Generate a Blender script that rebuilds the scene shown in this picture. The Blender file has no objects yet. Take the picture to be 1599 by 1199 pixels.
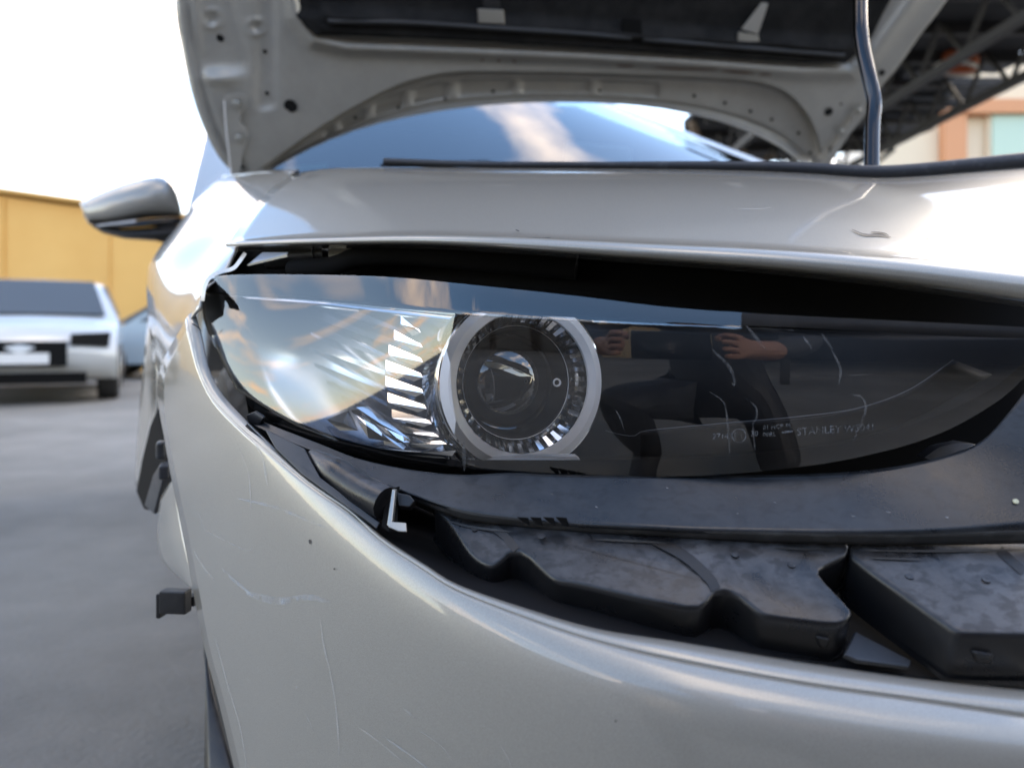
import bpy, bmesh, math, random
import numpy as np
from mathutils import Vector, Matrix
random.seed(7); np.random.seed(7)
S = bpy.context.scene
COL = S.collection
R = math.radians

# ------------------------------------------------------------------ camera
F, CX, HZ, H = 1208.0, 799.5, 530.0, 0.68       # focal length in photo pixels, principal column, horizon row, eye height
cam_d = bpy.data.cameras.new('camera'); cam = bpy.data.objects.new('camera', cam_d); COL.objects.link(cam)
cam.location = (0, 0, H); cam.rotation_euler = (R(90), 0, 0)
cam_d.sensor_width = 36; cam_d.lens = F / 1599 * 36
cam_d.shift_y = -(599.5 - HZ) / 1599
cam_d.clip_start = 0.02; cam_d.clip_end = 3000
cam_d.dof.use_dof = True; cam_d.dof.focus_distance = 0.53
cam_d.dof.aperture_fstop = cam_d.lens / 5.0
S.camera = cam

# ------------------------------------------------------------------ sky, sun, exposure
SUN_EL, SUN_AZ = R(33), R(51)                  # azimuth measured from +Y (the way the camera looks), minus = left
W = bpy.data.worlds.new('World'); S.world = W; W.use_nodes = True
nt = W.node_tree; nt.nodes.clear()
def wn(t, **k):
    n = nt.nodes.new(t)
    for a, b in k.items(): setattr(n, a, b)
    return n
out = wn('ShaderNodeOutputWorld'); bg = wn('ShaderNodeBackground'); bg.inputs['Strength'].default_value = 0.15
sky = wn('ShaderNodeTexSky', sky_type='NISHITA', sun_disc=False, sun_elevation=SUN_EL, sun_rotation=SUN_AZ)
sky.air_density = 1.0; sky.dust_density = 0.4; sky.ozone_density = 1.2
tc = wn('ShaderNodeTexCoord'); sep = wn('ShaderNodeSeparateXYZ')
nt.links.new(tc.outputs['Generated'], sep.inputs[0])
zc = wn('ShaderNodeMath', operation='MAXIMUM'); zc.inputs[1].default_value = 0.0; nt.links.new(sep.outputs['Z'], zc.inputs[0])
za = wn('ShaderNodeMath', operation='ADD'); za.inputs[1].default_value = 0.16; nt.links.new(zc.outputs[0], za.inputs[0])
dx = wn('ShaderNodeMath', operation='DIVIDE'); dy = wn('ShaderNodeMath', operation='DIVIDE')
nt.links.new(sep.outputs['X'], dx.inputs[0]); nt.links.new(za.outputs[0], dx.inputs[1])
nt.links.new(sep.outputs['Y'], dy.inputs[0]); nt.links.new(za.outputs[0], dy.inputs[1])
cmb = wn('ShaderNodeCombineXYZ'); nt.links.new(dx.outputs[0], cmb.inputs[0]); nt.links.new(dy.outputs[0], cmb.inputs[1])
cn = wn('ShaderNodeTexNoise'); cn.inputs['Scale'].default_value = 1.5; cn.inputs['Detail'].default_value = 7; cn.inputs['Roughness'].default_value = 0.56
cn.inputs['Distortion'].default_value = 0.35
shf = wn('ShaderNodeVectorMath', operation='ADD'); shf.inputs[1].default_value = (0.0, 0.0, 0); nt.links.new(cmb.outputs[0], shf.inputs[0]); nt.links.new(shf.outputs[0], cn.inputs['Vector'])
cr = wn('ShaderNodeMapRange'); cr.inputs[1].default_value = 0.52; cr.inputs[2].default_value = 0.67; cr.clamp = True
nt.links.new(cn.outputs['Fac'], cr.inputs[0])
cf = wn('ShaderNodeMath', operation='MULTIPLY'); cf.inputs[1].default_value = 0.85; nt.links.new(cr.outputs[0], cf.inputs[0])
elev = wn('ShaderNodeMapRange'); elev.inputs[1].default_value = 0.0; elev.inputs[2].default_value = 0.75; nt.links.new(zc.outputs[0], elev.inputs[0])
ccol = wn('ShaderNodeMix', data_type='RGBA')
ccol.inputs[6].default_value = (13.0, 8.6, 5.2, 1); ccol.inputs[7].default_value = (13.0, 11.4, 10.2, 1)
nt.links.new(elev.outputs[0], ccol.inputs[0])
mx = wn('ShaderNodeMix', data_type='RGBA')
hz = wn('ShaderNodeMapRange', interpolation_type='SMOOTHSTEP'); hz.inputs[1].default_value = 0.0; hz.inputs[2].default_value = 0.50; hz.inputs[3].default_value = 0.40; hz.inputs[4].default_value = 0.05; nt.links.new(zc.outputs[0], hz.inputs[0])
hzm = wn('ShaderNodeMix', data_type='RGBA'); hzm.inputs[7].default_value = (10.5, 10.6, 10.9, 1); nt.links.new(hz.outputs[0], hzm.inputs[0])   # pale haze low over the horizon
nt.links.new(cf.outputs[0], mx.inputs[0])
hs = wn('ShaderNodeHueSaturation'); hs.inputs['Saturation'].default_value = 1.35; nt.links.new(sky.outputs[0], hs.inputs['Color']); nt.links.new(hs.outputs[0], hzm.inputs[6]); nt.links.new(hzm.outputs[2], mx.inputs[6]); nt.links.new(ccol.outputs[2], mx.inputs[7])
nt.links.new(mx.outputs[2], bg.inputs['Color']); nt.links.new(bg.outputs[0], out.inputs[0])

sd = bpy.data.lights.new('sun', 'SUN'); sd.energy = 0.6; sd.angle = R(24); sd.color = (1, .87, .7)
sun = bpy.data.objects.new('sun', sd); COL.objects.link(sun)
sdir = Vector((math.sin(SUN_AZ) * math.cos(SUN_EL), math.cos(SUN_AZ) * math.cos(SUN_EL), math.sin(SUN_EL)))
sun.rotation_euler = sdir.to_track_quat('Z', 'Y').to_euler(); sun.location = (-8, 8, 9)
vs = S.view_settings; vs.view_transform = 'Standard'; vs.look = 'None'; vs.gamma = 1; vs.exposure = 1.85; vs.use_curve_mapping = False
vs.use_white_balance = True; vs.white_balance_temperature = 7150     # the phone's warm balance
S.cycles.use_denoising = True
S.cycles.max_bounces = 8; S.cycles.transparent_max_bounces = 12; S.cycles.glossy_bounces = 5
S.cycles.sample_clamp_indirect = 6; S.cycles.caustics_reflective = False; S.cycles.caustics_refractive = False

# ------------------------------------------------------------------ helpers
def P(px, py, Y):
    """a point Y metres in front of the survey camera, seen in photo column px and row py"""
    return Vector(((px - CX) / F * Y, Y, H - (py - HZ) / F * Y))

class TPS:
    """smooth depth survey: thin-plate spline of 1/Y over the photo, so planes stay planes"""
    def __init__(s, pts, lam=1e-3):
        a = np.array(pts, float); s.p = a[:, :2] / 400; n = len(a)
        K = s.k(np.linalg.norm(s.p[:, None] - s.p[None], axis=2)) + lam * np.eye(n)
        Q = np.c_[np.ones(n), s.p]
        M = np.block([[K, Q], [Q.T, np.zeros((3, 3))]])
        s.w = np.linalg.lstsq(M, np.r_[1 / a[:, 2], 0, 0, 0], rcond=None)[0]
    @staticmethod
    def k(r): return np.where(r > 1e-9, r * r * np.log(np.maximum(r, 1e-9)), 0)
    def __call__(s, x, y):
        q = np.array([x, y], float) / 400
        r = np.linalg.norm(s.p - q, axis=1)
        return float(1 / (s.k(r) @ s.w[:-3] + s.w[-3] + q @ s.w[-2:]))

class Poly:
    """depth survey as one low-order polynomial of 1/Y: no ripples in polished sheet metal"""
    def __init__(s, pts, deg=3):
        a = np.array(pts, float); s.e = [(i, j) for i in range(deg + 1) for j in range(deg + 1 - i)]
        A = s.b(a[:, 0], a[:, 1]).T; s.w = np.linalg.lstsq(A, 1 / a[:, 2], rcond=None)[0]
    def b(s, x, y): x, y = (x - 800) / 800, (y - 800) / 800; return np.array([x ** i * y ** j for i, j in s.e])
    def __call__(s, x, y): return float(1 / (s.b(np.float64(x), np.float64(y)) @ s.w))

def spline(pts, n):
    """Catmull-Rom through pts, resampled to n points evenly by chord length"""
    p = np.array(pts, float)
    if len(p) == 2: return np.linspace(p[0], p[1], n)
    e = np.vstack([2 * p[0] - p[1], p, 2 * p[-1] - p[-2]])
    o = []
    for i in range(1, len(e) - 2):
        a, b, c, d = e[i - 1], e[i], e[i + 1], e[i + 2]
        for t in np.linspace(0, 1, 14, endpoint=False):
            o.append(.5 * (2 * b + (c - a) * t + (2 * a - 5 * b + 4 * c - d) * t * t + (3 * b - a - 3 * c + d) * t ** 3))
    o.append(p[-1]); o = np.array(o)
    s = np.r_[0, np.cumsum(np.linalg.norm(np.diff(o, axis=0), axis=1))]
    return np.array([[np.interp(u, s, o[:, k]) for k in range(p.shape[1])] for u in np.linspace(0, s[-1], n)])

def sm(a, b, x):
    t = max(0, min(1, (x - a) / (b - a))); return t * t * (3 - 2 * t)
def link(name, me, mat, parent=None):
    o = bpy.data.objects.new(name, me); COL.objects.link(o)
    if mat and not me.materials: me.materials.append(mat)
    if parent:
        o.parent = parent
        if parent in ROOTS: o.matrix_parent_inverse = Matrix.Translation(-parent.location)
    return o
ROOTS = set()
def root(name, loc, label, cat, group=None):
    o = bpy.data.objects.new(name, None); COL.objects.link(o); o.location = loc; o.empty_display_size = .2
    o['label'] = label; o['category'] = cat
    if group: o['group'] = group
    ROOTS.add(o); return o
def tag(o, label, cat, group=None):
    o['label'] = label; o['category'] = cat
    if group: o['group'] = group
    return o
def part(name, parent):
    o = bpy.data.objects.new(name, None); COL.objects.link(o); o.empty_display_size = .05; o.parent = parent
    if parent in ROOTS: o.matrix_parent_inverse = Matrix.Translation(-parent.location)
    return o

def mesh(name, verts, faces, mat, parent=None, smooth=False, sharp=None, bevel=0, seg=2, face_cam=False, thick=0):
    me = bpy.data.meshes.new(name); me.from_pydata([tuple(v) for v in verts], [], faces); me.update()
    bm = bmesh.new(); bm.from_mesh(me)
    if face_cam:
        c = Vector((0, 0, H)); s = 0
        for f in bm.faces: s += f.normal.dot(c - f.calc_center_median()) * f.calc_area()
        if s < 0: bmesh.ops.reverse_faces(bm, faces=bm.faces)
    else: bmesh.ops.recalc_face_normals(bm, faces=bm.faces)
    if smooth:
        for f in bm.faces: f.smooth = True
    if sharp:
        for e in bm.edges:
            if len(e.link_faces) == 2 and e.calc_face_angle() > sharp: e.smooth = False
    bm.to_mesh(me); bm.free()
    o = link(name, me, mat, parent)
    if thick:
        m = o.modifiers.new('thickness', 'SOLIDIFY'); m.thickness = thick; m.offset = -1; m.use_even_offset = False
    if bevel:
        m = o.modifiers.new('bevel', 'BEVEL'); m.width = bevel; m.segments = 3 if bevel > .003 else seg; m.limit_method = 'ANGLE'; m.angle_limit = R(25)
        for f in me.polygons: f.use_smooth = True
        w = o.modifiers.new('wn', 'WEIGHTED_NORMAL'); w.keep_sharp = False
    return o

def grid(name, rows, fn, nu, nv, mat, parent=None, thick=.0018, disp=None, smooth_it=0):
    """sheet through photo curves `rows`, its depth from fn(px,py) (or from a third value per point)"""
    rr = np.array([spline(r, nu) for r in rows])
    cols = np.array([spline(rr[:, i], nv) if len(rows) > 2 else np.linspace(rr[0, i], rr[1, i], nv) for i in range(nu)])
    V = []; 
    for j in range(nv):
        for i in range(nu):
            q = cols[i, j]; Y = q[2] if len(q) > 2 else fn(q[0], q[1])
            if disp: Y += disp(q[0], q[1])
            V.append(P(q[0], q[1], Y))
    if smooth_it:
        A = np.array([tuple(v) for v in V]).reshape(nv, nu, 3)
        for _ in range(smooth_it):
            A[1:-1, 1:-1] += .5 * ((A[:-2, 1:-1] + A[2:, 1:-1] + A[1:-1, :-2] + A[1:-1, 2:]) / 4 - A[1:-1, 1:-1])
        V = [Vector(v) for v in A.reshape(-1, 3)]
    Fc = [(j * nu + i, j * nu + i + 1, (j + 1) * nu + i + 1, (j + 1) * nu + i) for j in range(nv - 1) for i in range(nu - 1)]
    return mesh(name, V, Fc, mat, parent, smooth=True, face_cam=True, thick=thick)

def ribbon(name, pts, w, fn, off, mat, parent, n=16, taper=True):
    """thin strip lying `off` metres in front of the surface fn"""
    c = spline(pts, n); t = np.gradient(c, axis=0); t /= np.maximum(np.linalg.norm(t, axis=1)[:, None], 1e-6)
    V = []; Fc = []
    for i, (q, d) in enumerate(zip(c, t)):
        k = w * .5 * (math.sin(math.pi * (i + .4) / (n - .2)) ** .5 if taper else 1)
        for s in (-1, 1):
            x, y = q[0] - d[1] * k * s, q[1] + d[0] * k * s
            V.append(P(x, y, fn(x, y) - off))
        if i: Fc.append((2 * i - 2, 2 * i - 1, 2 * i + 1, 2 * i))
    return mesh(name, V, Fc, mat, parent, smooth=True, face_cam=True)

def slab(name, poly, fn, drop, mat, parent, bevel=.0015, label=None):
    """closed block: the outline `poly` lies on surface fn, its walls fall by the vector drop"""
    top = [P(x, y, fn(x, y)) for x, y in poly]; n = len(top); d = Vector(drop)
    V = top + [p + d for p in top]
    Fc = [tuple(range(n)), tuple(range(2 * n - 1, n - 1, -1))] + [(i, (i + 1) % n, n + (i + 1) % n, n + i) for i in range(n)]
    o = mesh(name, V, Fc, mat, parent, bevel=bevel)
    return o

def tube(name, pts, r, mat, parent=None, n=40, k=12, cap=True):
    c = spline([tuple(p) for p in pts], n); V = []; Fc = []
    up = Vector((.3, -1, .2)).normalized()
    rad = r if callable(r) else (lambda u: r)
    for i in range(n):
        t = Vector(c[min(i + 1, n - 1)] - c[max(i - 1, 0)]).normalized()
        a = t.cross(up).normalized(); b = t.cross(a)
        for j in range(k):
            g = 2 * math.pi * j / k
            V.append(Vector(c[i]) + (a * math.cos(g) + b * math.sin(g)) * rad(i / (n - 1)))
    for i in range(n - 1):
        for j in range(k): Fc.append((i * k + j, i * k + (j + 1) % k, (i + 1) * k + (j + 1) % k, (i + 1) * k + j))
    if cap: Fc += [tuple(range(k)), tuple(range((n - 1) * k, n * k))]
    return mesh(name, V, Fc, mat, parent, smooth=True, sharp=R(50))

def lathe(name, prof, o, ax, mat, parent, k=72, flat=None, smooth=True, a0=0, a1=2 * math.pi, sharp=R(28)):
    """prof: (radius, distance along ax); flat clamps the height like the cut top and bottom of the lamp ring"""
    ax = Vector(ax).normalized(); u = ax.cross(Vector((0, 0, 1))).normalized(); v = u.cross(ax)
    full = a1 - a0 > 6.28; m = k if full else k + 1
    V = []; Fc = []; n = len(prof)
    for j in range(m):
        g = a0 + (a1 - a0) * j / k
        for r, t in prof:
            x, y = r * math.cos(g), r * math.sin(g)
            if flat: y = max(flat[0], min(flat[1], y))
            V.append(Vector(o) + u * x + v * y + ax * t)
    for j in range(k):
        for i in range(n - 1):
            a, b = j * n + i, ((j + 1) % m) * n + i
            Fc.append((a, a + 1, b + 1, b))
    me = mesh(name, V, Fc, mat, parent, smooth=smooth, sharp=sharp)
    return me

def box(name, c, s, mat, parent=None, rz=0, bevel=0, ax=None):
    x, y, z = (v / 2 for v in s)
    V = [Vector((a * x, b * y, d * z)) for a in (-1, 1) for b in (-1, 1) for d in (-1, 1)]
    M = ax if ax else Matrix.Rotation(rz, 3, 'Z')
    V = [M @ v + Vector(c) for v in V]
    Fc = [(0, 1, 3, 2), (4, 6, 7, 5), (0, 4, 5, 1), (2, 3, 7, 6), (0, 2, 6, 4), (1, 5, 7, 3)]
    return mesh(name, V, Fc, mat, parent, bevel=bevel)

def poly_plate(name, pts, thick_vec, mat, parent, bevel=0):
    n = len(pts); d = Vector(thick_vec); V = [Vector(p) for p in pts] + [Vector(p) + d for p in pts]
    Fc = [tuple(range(n)), tuple(range(2 * n - 1, n - 1, -1))] + [(i, (i + 1) % n, n + (i + 1) % n, n + i) for i in range(n)]
    return mesh(name, V, Fc, mat, parent, bevel=bevel)

# ------------------------------------------------------------------ materials
def M(name, col=(.5, .5, .5), rough=.5, metal=0, coat=0, coat_r=.03, spec=.5, trans=0, emit=None):
    m = bpy.data.materials.new(name); m.use_nodes = True
    b = m.node_tree.nodes['Principled BSDF']
    b.inputs['Base Color'].default_value = (*col, 1); b.inputs['Roughness'].default_value = rough
    b.inputs['Metallic'].default_value = metal; b.inputs['Coat Weight'].default_value = coat
    b.inputs['Coat Roughness'].default_value = coat_r; b.inputs['Specular IOR Level'].default_value = spec
    b.inputs['Transmission Weight'].default_value = trans
    return m
def nd(m, t, **k):
    n = m.node_tree.nodes.new(t)
    for a, b in k.items(): setattr(n, a, b)
    return n
def lk(m, a, b): m.node_tree.links.new(a, b)
def noise_fac(m, scale, lo, hi, detail=6, rough=.6, stretch=None, dist=0):
    tc = nd(m, 'ShaderNodeTexCoord'); mp = nd(m, 'ShaderNodeMapping')
    if stretch: mp.inputs['Scale'].default_value = stretch
    lk(m, tc.outputs['Object'], mp.inputs[0])
    n = nd(m, 'ShaderNodeTexNoise'); n.inputs['Scale'].default_value = scale; n.inputs['Detail'].default_value = detail
    n.inputs['Roughness'].default_value = rough; n.inputs['Distortion'].default_value = dist
    lk(m, mp.outputs[0], n.inputs['Vector'])
    r = nd(m, 'ShaderNodeMapRange'); r.inputs[1].default_value = lo; r.inputs[2].default_value = hi
    lk(m, n.outputs['Fac'], r.inputs[0]); return r.outputs[0]
def mixcol(m, fac, a, b):
    x = nd(m, 'ShaderNodeMix', data_type='RGBA'); x.inputs[6].default_value = (*a, 1); x.inputs[7].default_value = (*b, 1)
    lk(m, fac, x.inputs[0]); return x.outputs[2]
def bump(m, fac, strength, dist=.001):
    b = nd(m, 'ShaderNodeBump'); b.inputs['Strength'].default_value = strength; b.inputs['Distance'].default_value = dist
    lk(m, fac, b.inputs['Height']); return b.outputs[0]
def B(m): return m.node_tree.nodes['Principled BSDF']
def setr(m, fac, a, b):
    x = nd(m, 'ShaderNodeMapRange'); x.inputs[3].default_value = a; x.inputs[4].default_value = b
    lk(m, fac, x.inputs[0]); lk(m, x.outputs[0], B(m).inputs['Roughness'])

def paint(name, base, scuff=True):
    m = M(name, base, .40, .30, 1.0, .025)
    fl = noise_fac(m, 2600, .35, .65, 1)                       # metal flake
    c = mixcol(m, fl, tuple(v * .86 for v in base), tuple(min(1, v * 1.13) for v in base))
    if scuff:
        s = noise_fac(m, 55, .66, .8, 8, .7, (1, 1, 2.5), .6)  # rubbed, dusty places
        x = nd(m, 'ShaderNodeMix', data_type='RGBA'); x.inputs[7].default_value = (.50, .50, .48, 1)
        k = nd(m, 'ShaderNodeMath', operation='MULTIPLY'); k.inputs[1].default_value = .5
        lk(m, s, k.inputs[0]); lk(m, k.outputs[0], x.inputs[0]); lk(m, c, x.inputs[6]); c = x.outputs[2]
    lk(m, c, B(m).inputs['Base Color'])
    lk(m, bump(m, noise_fac(m, 420, .3, .7, 2), .03, .0004), B(m).inputs['Coat Normal'])   # orange peel
    d = noise_fac(m, 30, .4, .75, 6)
    x = nd(m, 'ShaderNodeMapRange'); x.inputs[3].default_value = .015; x.inputs[4].default_value = .09
    lk(m, d, x.inputs[0]); lk(m, x.outputs[0], B(m).inputs['Coat Roughness'])
    return m
PAINT = paint('silver_paint', (.362, .345, .305))
PAINT_IN = M('silver_inner_paint', (.48, .475, .45), .40, .25, .3, .2)
lk(PAINT_IN, mixcol(PAINT_IN, noise_fac(PAINT_IN, 18, .3, .75, 9, .7), (.40, .384, .345), (.325, .312, .28)), B(PAINT_IN).inputs['Base Color'])
lk(PAINT_IN, bump(PAINT_IN, noise_fac(PAINT_IN, 380, .3, .7, 3), .08, .0005), B(PAINT_IN).inputs['Normal'])
def dusty(name, dark, dust, scale, lo, hi, r0, r1, spots=None, coat=0, top=False):
    m = M(name, dark, .5, 0, coat, .1)
    a = noise_fac(m, scale, lo, hi, 8, .65, (1, 1, 1), .4)
    c = mixcol(m, a, dark, dust)
    if spots:
        sfac = noise_fac(m, spots[0], spots[1], spots[2], 5, .55, (1, 1, 2.2), .3)   # dried drops that washed the dust off
        x = nd(m, 'ShaderNodeMix', data_type='RGBA'); x.inputs[7].default_value = (*[v * .9 for v in dark], 1)
        hm = nd(m, 'ShaderNodeMath', operation='MULTIPLY'); hm.inputs[1].default_value = .62; lk(m, sfac, hm.inputs[0]); lk(m, hm.outputs[0], x.inputs[0]); lk(m, c, x.inputs[6]); c = x.outputs[2]
    if top:                                                    # dust has settled on the faces that look up
        ge = nd(m, 'ShaderNodeNewGeometry'); sz = nd(m, 'ShaderNodeSeparateXYZ'); lk(m, ge.outputs['Normal'], sz.inputs[0])
        tr_ = nd(m, 'ShaderNodeMapRange'); tr_.inputs[1].default_value = .35; tr_.inputs[2].default_value = .85; lk(m, sz.outputs['Z'], tr_.inputs[0])
        x = nd(m, 'ShaderNodeMix', data_type='RGBA'); x.inputs[6].default_value = (*dark, 1); lk(m, tr_.outputs[0], x.inputs[0]); lk(m, c, x.inputs[7]); c = x.outputs[2]
    lk(m, c, B(m).inputs['Base Color']); setr(m, a, r0, r1)
    lk(m, bump(m, noise_fac(m, 900, .3, .7, 2), .12, .0003), B(m).inputs['Normal'])
    return m
TRIM = dusty('dusty_black_trim', (.010, .011, .013), (.034, .039, .046), 22, .35, .72, .24, .42, (120, .50, .66))
BLOCK = dusty('dusty_black_plastic', (.010, .010, .011), (.10, .103, .112), 26, .34, .68, .22, .46, (105, .47, .60), 0, True)
DARKP = dusty('black_plastic', (.010, .010, .011), (.028, .028, .029), 30, .4, .75, .35, .6)
FLOORP = dusty('grey_black_plastic', (.02, .022, .026), (.05, .054, .062), 24, .35, .7, .3, .5)
STRIPG = dusty('worn_grey_edge', (.035, .034, .033), (.09, .09, .088), 60, .5, .75, .5, .7)
GLOSSB = M('gloss_black', (.008, .008, .009), .06, 0, .5, .02)
BEZ = M('bezel_black', (.007, .007, .0075), .5, 0, 0, .5, .25)
MATTEB = M('matt_black', (.007, .007, .007), .85, 0, 0, .5, .12)
RUBBER = dusty('rubber_seal', (.022, .024, .03), (.10, .105, .115), 60, .55, .8, .5, .7)
CHROME = M('chrome', (.86, .87, .88), .09, 1)
SATIN = M('satin_silver', (.92, .91, .89), .32, .12)
STEEL = M('zinc_steel', (.42, .41, .37), .38, .9)
ROD = M('plated_rod', (.055, .055, .058), .16, 1)
TYRE = dusty('tyre_rubber', (.012, .012, .013), (.03, .03, .03), 40, .4, .7, .6, .85)
DIMCH = M('dim_chrome', (.58, .61, .66), .14, 1)  # chrome darkened in its colour so the fin tails look less bright
RUST = M('rust', (.12, .055, .025), .8)
HOLE_SHADE = M('hole_shade', (.004, .004, .004), .9)  # near-black colour stands in for the shade inside holes

MARKD = M('dark_chip', (.06, .06, .06), .6)
def worn(name, col, keep, sc_=120):
    m = M(name, col, .6); t = nd(m, 'ShaderNodeBsdfTransparent'); x = nd(m, 'ShaderNodeMixShader')
    f = noise_fac(m, sc_, .36, .66, 6, .7); k = nd(m, 'ShaderNodeMath', operation='MULTIPLY'); k.inputs[1].default_value = keep
    lk(m, f, k.inputs[0]); lk(m, k.outputs[0], x.inputs[0]); lk(m, t.outputs[0], x.inputs[1]); lk(m, B(m).outputs[0], x.inputs[2])
    o = [n for n in m.node_tree.nodes if n.type == 'OUTPUT_MATERIAL'][0]; lk(m, x.outputs[0], o.inputs[0]); return m
SCR = worn('white_scratch', (.66, .66, .65), .38)
MARK = worn('scuff_mark', (.60, .64, .68), .45, 70)
LETTER = worn('moulded_letter', (.32, .34, .36), .8, 200)
STAIN = worn('dried_drip', (.42, .42, .42), .32, 160)
FLOORD = M('dull_black_floor', (.011, .011, .012), .7, 0, 0, .5, .12)
PAD = M('black_felt', (.010, .010, .010), .8, 0, 0, .5, .2)
lk(PAD, bump(PAD, noise_fac(PAD, 240, .2, .8, 6), .5, .002), B(PAD).inputs['Normal'])
lk(PAD, mixcol(PAD, noise_fac(PAD, 20, .4, .75, 6), (.007, .007, .007), (.022, .021, .020)), B(PAD).inputs['Base Color'])

def clear(name, tint=(1, 1, 1), haze=0, ior=1.5, boost=1):
    m = bpy.data.materials.new(name); m.use_nodes = True; t = m.node_tree; t.nodes.clear()
    o = nd(m, 'ShaderNodeOutputMaterial'); g = nd(m, 'ShaderNodeBsdfGlossy'); g.inputs['Roughness'].default_value = .004
    tr = nd(m, 'ShaderNodeBsdfTransparent'); tr.inputs[0].default_value = (*tint, 1)
    fr = nd(m, 'ShaderNodeFresnel'); fr.inputs[0].default_value = ior
    x = nd(m, 'ShaderNodeMixShader'); lk(m, fr.outputs[0], x.inputs[0]); lk(m, tr.outputs[0], x.inputs[1]); lk(m, g.outputs[0], x.inputs[2])
    last = x.outputs[0]
    if haze:
        d = nd(m, 'ShaderNodeBsdfDiffuse'); d.inputs[0].default_value = (.6, .6, .6, 1)
        a = noise_fac(m, 45, .56, .8, 9, .75, None, .8)
        k = nd(m, 'ShaderNodeMath', operation='MULTIPLY'); k.inputs[1].default_value = haze; lk(m, a, k.inputs[0])
        y = nd(m, 'ShaderNodeMixShader'); lk(m, k.outputs[0], y.inputs[0]); lk(m, last, y.inputs[1]); lk(m, d.outputs[0], y.inputs[2]); last = y.outputs[0]
    lk(m, last, o.inputs[0]); return m
LENS = clear('clear_lens', (.97, .98, 1), .02, 2.0)
GLASS = clear('windscreen_glass', (.30, .38, .40), 0, 1.9)

# ------------------------------------------------------------------ ground
ASPH = M('asphalt', (.14, .138, .13), .85)
lk(ASPH, mixcol(ASPH, noise_fac(ASPH, .5, .36, .66, 10, .68), (.11, .106, .096), (.235, .226, .206)), B(ASPH).inputs['Base Color'])
lk(ASPH, bump(ASPH, noise_fac(ASPH, 60, .2, .8, 6), .5, .01), B(ASPH).inputs['Normal'])
g = mesh('ground', [(-900, -900, 0), (900, -900, 0), (900, 900, 0), (-900, 900, 0)], [(0, 1, 2, 3)], ASPH)
g['kind'] = 'structure'

# ================================================================== THE CAR
N = Vector((.906, .4226, 0)); D = Vector((-.4226, .906, 0)); UPV = Vector((0, 0, 1))   # across the car, towards its tail
car = root('silver_car', (.18, 2.2, 0), 'silver car with its bonnet propped open, bumper trim missing and clear headlamp exposed', 'car')

# ---- black backing sheet added behind all gaps to keep them dark
fb = lambda x, y: .70 + .00006 * abs(x - 900)
grid('gap_backing', [[(372, 392), (700, 384), (1200, 400), (1640, 420)], [(352, 430), (700, 470), (1200, 480), (1640, 480)], [(392, 668), (700, 850), (1200, 945), (1640, 965)]],
     TPS([(372, 392, .74), (800, 384, .64), (1640, 420, .60), (352, 430, .74), (392, 662, .66), (800, 860, .585), (1640, 960, .56), (1200, 600, .60)]), 24, 12, MATTEB, car, .004)

# ---- nose panel above the headlamp
back = [(466, 270, .93), (520, 263, .90), (595, 261, .87), (750, 262, .84), (900, 263, .82), (1100, 265, .80), (1250, 270, .79), (1350, 277, .78), (1420, 276, .78), (1520, 268, .78), (1640, 258, .78)]
lip = [(355, 386, .70), (430, 383.5, .655), (500, 382, .62), (640, 381, .575), (760, 386, .545), (900, 396, .525), (1000, 404, .515), (1200, 420, .505), (1400, 442, .50), (1640, 476, .498)]
nb = spline(back, 60); nl = spline(lip, 60)
B3 = [P(*q) for q in nb]; L3 = [P(*q) for q in nl]
V = []; Fc = []; prof = []
NT = 26
for i in range(60):
    b, l = B3[i], L3[i]; u = i / 59
    up = Vector((-.15, -.5, 1)).normalized()
    rnd = .006 + .016 * u ** 1.5                 # the rolled lip is fatter towards the middle of the car
    lt = l + Vector((0, .004 + .3 * rnd, rnd))   # where the flat ends and the lip turns under
    col = []
    for k in range(NT):
        t = k / (NT - 1)
        col.append(b.lerp(lt, t) + up * (.010 * math.sin(math.pi * t)))
    fwd = Vector((.1 * 0, -1, 0))
    for k in range(1, 9):
        g_ = math.pi * k / 8
        c0 = lt.lerp(l, .5)
        # half-ellipse from lt round the front to l
        ax = (lt - l) * .5
        col.append(c0 + ax * math.cos(g_) + fwd * (math.sin(g_) * (.004 + .45 * rnd)))
    col.append(l + Vector((0, .02, -.001)))
    V += col; prof.append(len(col))
n = prof[0]
Fc = [(i * n + k, i * n + k + 1, (i + 1) * n + k + 1, (i + 1) * n + k) for i in range(59) for k in range(n - 1)]
nose = mesh('nose_panel', V, Fc, PAINT, car, smooth=True, face_cam=True, thick=.0015)
fnose = TPS([(nb[i][0], nb[i][1], nb[i][2]) for i in range(0, 60, 6)] +
            [tuple(((lambda p: ((p.x / p.y) * F + CX, HZ - (p.z - H) / p.y * F, p.y))(V[i * n + k]))) for i in range(0, 60, 6) for k in (5, 12, 19, 25)])
# rubber seal along the panel's rear edge
seal = [(x, y - 6, Y + .01) for x, y, Y in back[2:]]
def sr(u): return .0035 + .0065 * max(0, (u - .35)) ** 1.0 * 1.5
tube('hood_seal', [P(600, 252, .885)] + [P(x, y - (5 + 4 * max(0, (x - 1000) / 600)), Y + .012) for x, y, Y in back[3:]], sr, RUBBER, car, n=60)
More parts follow.
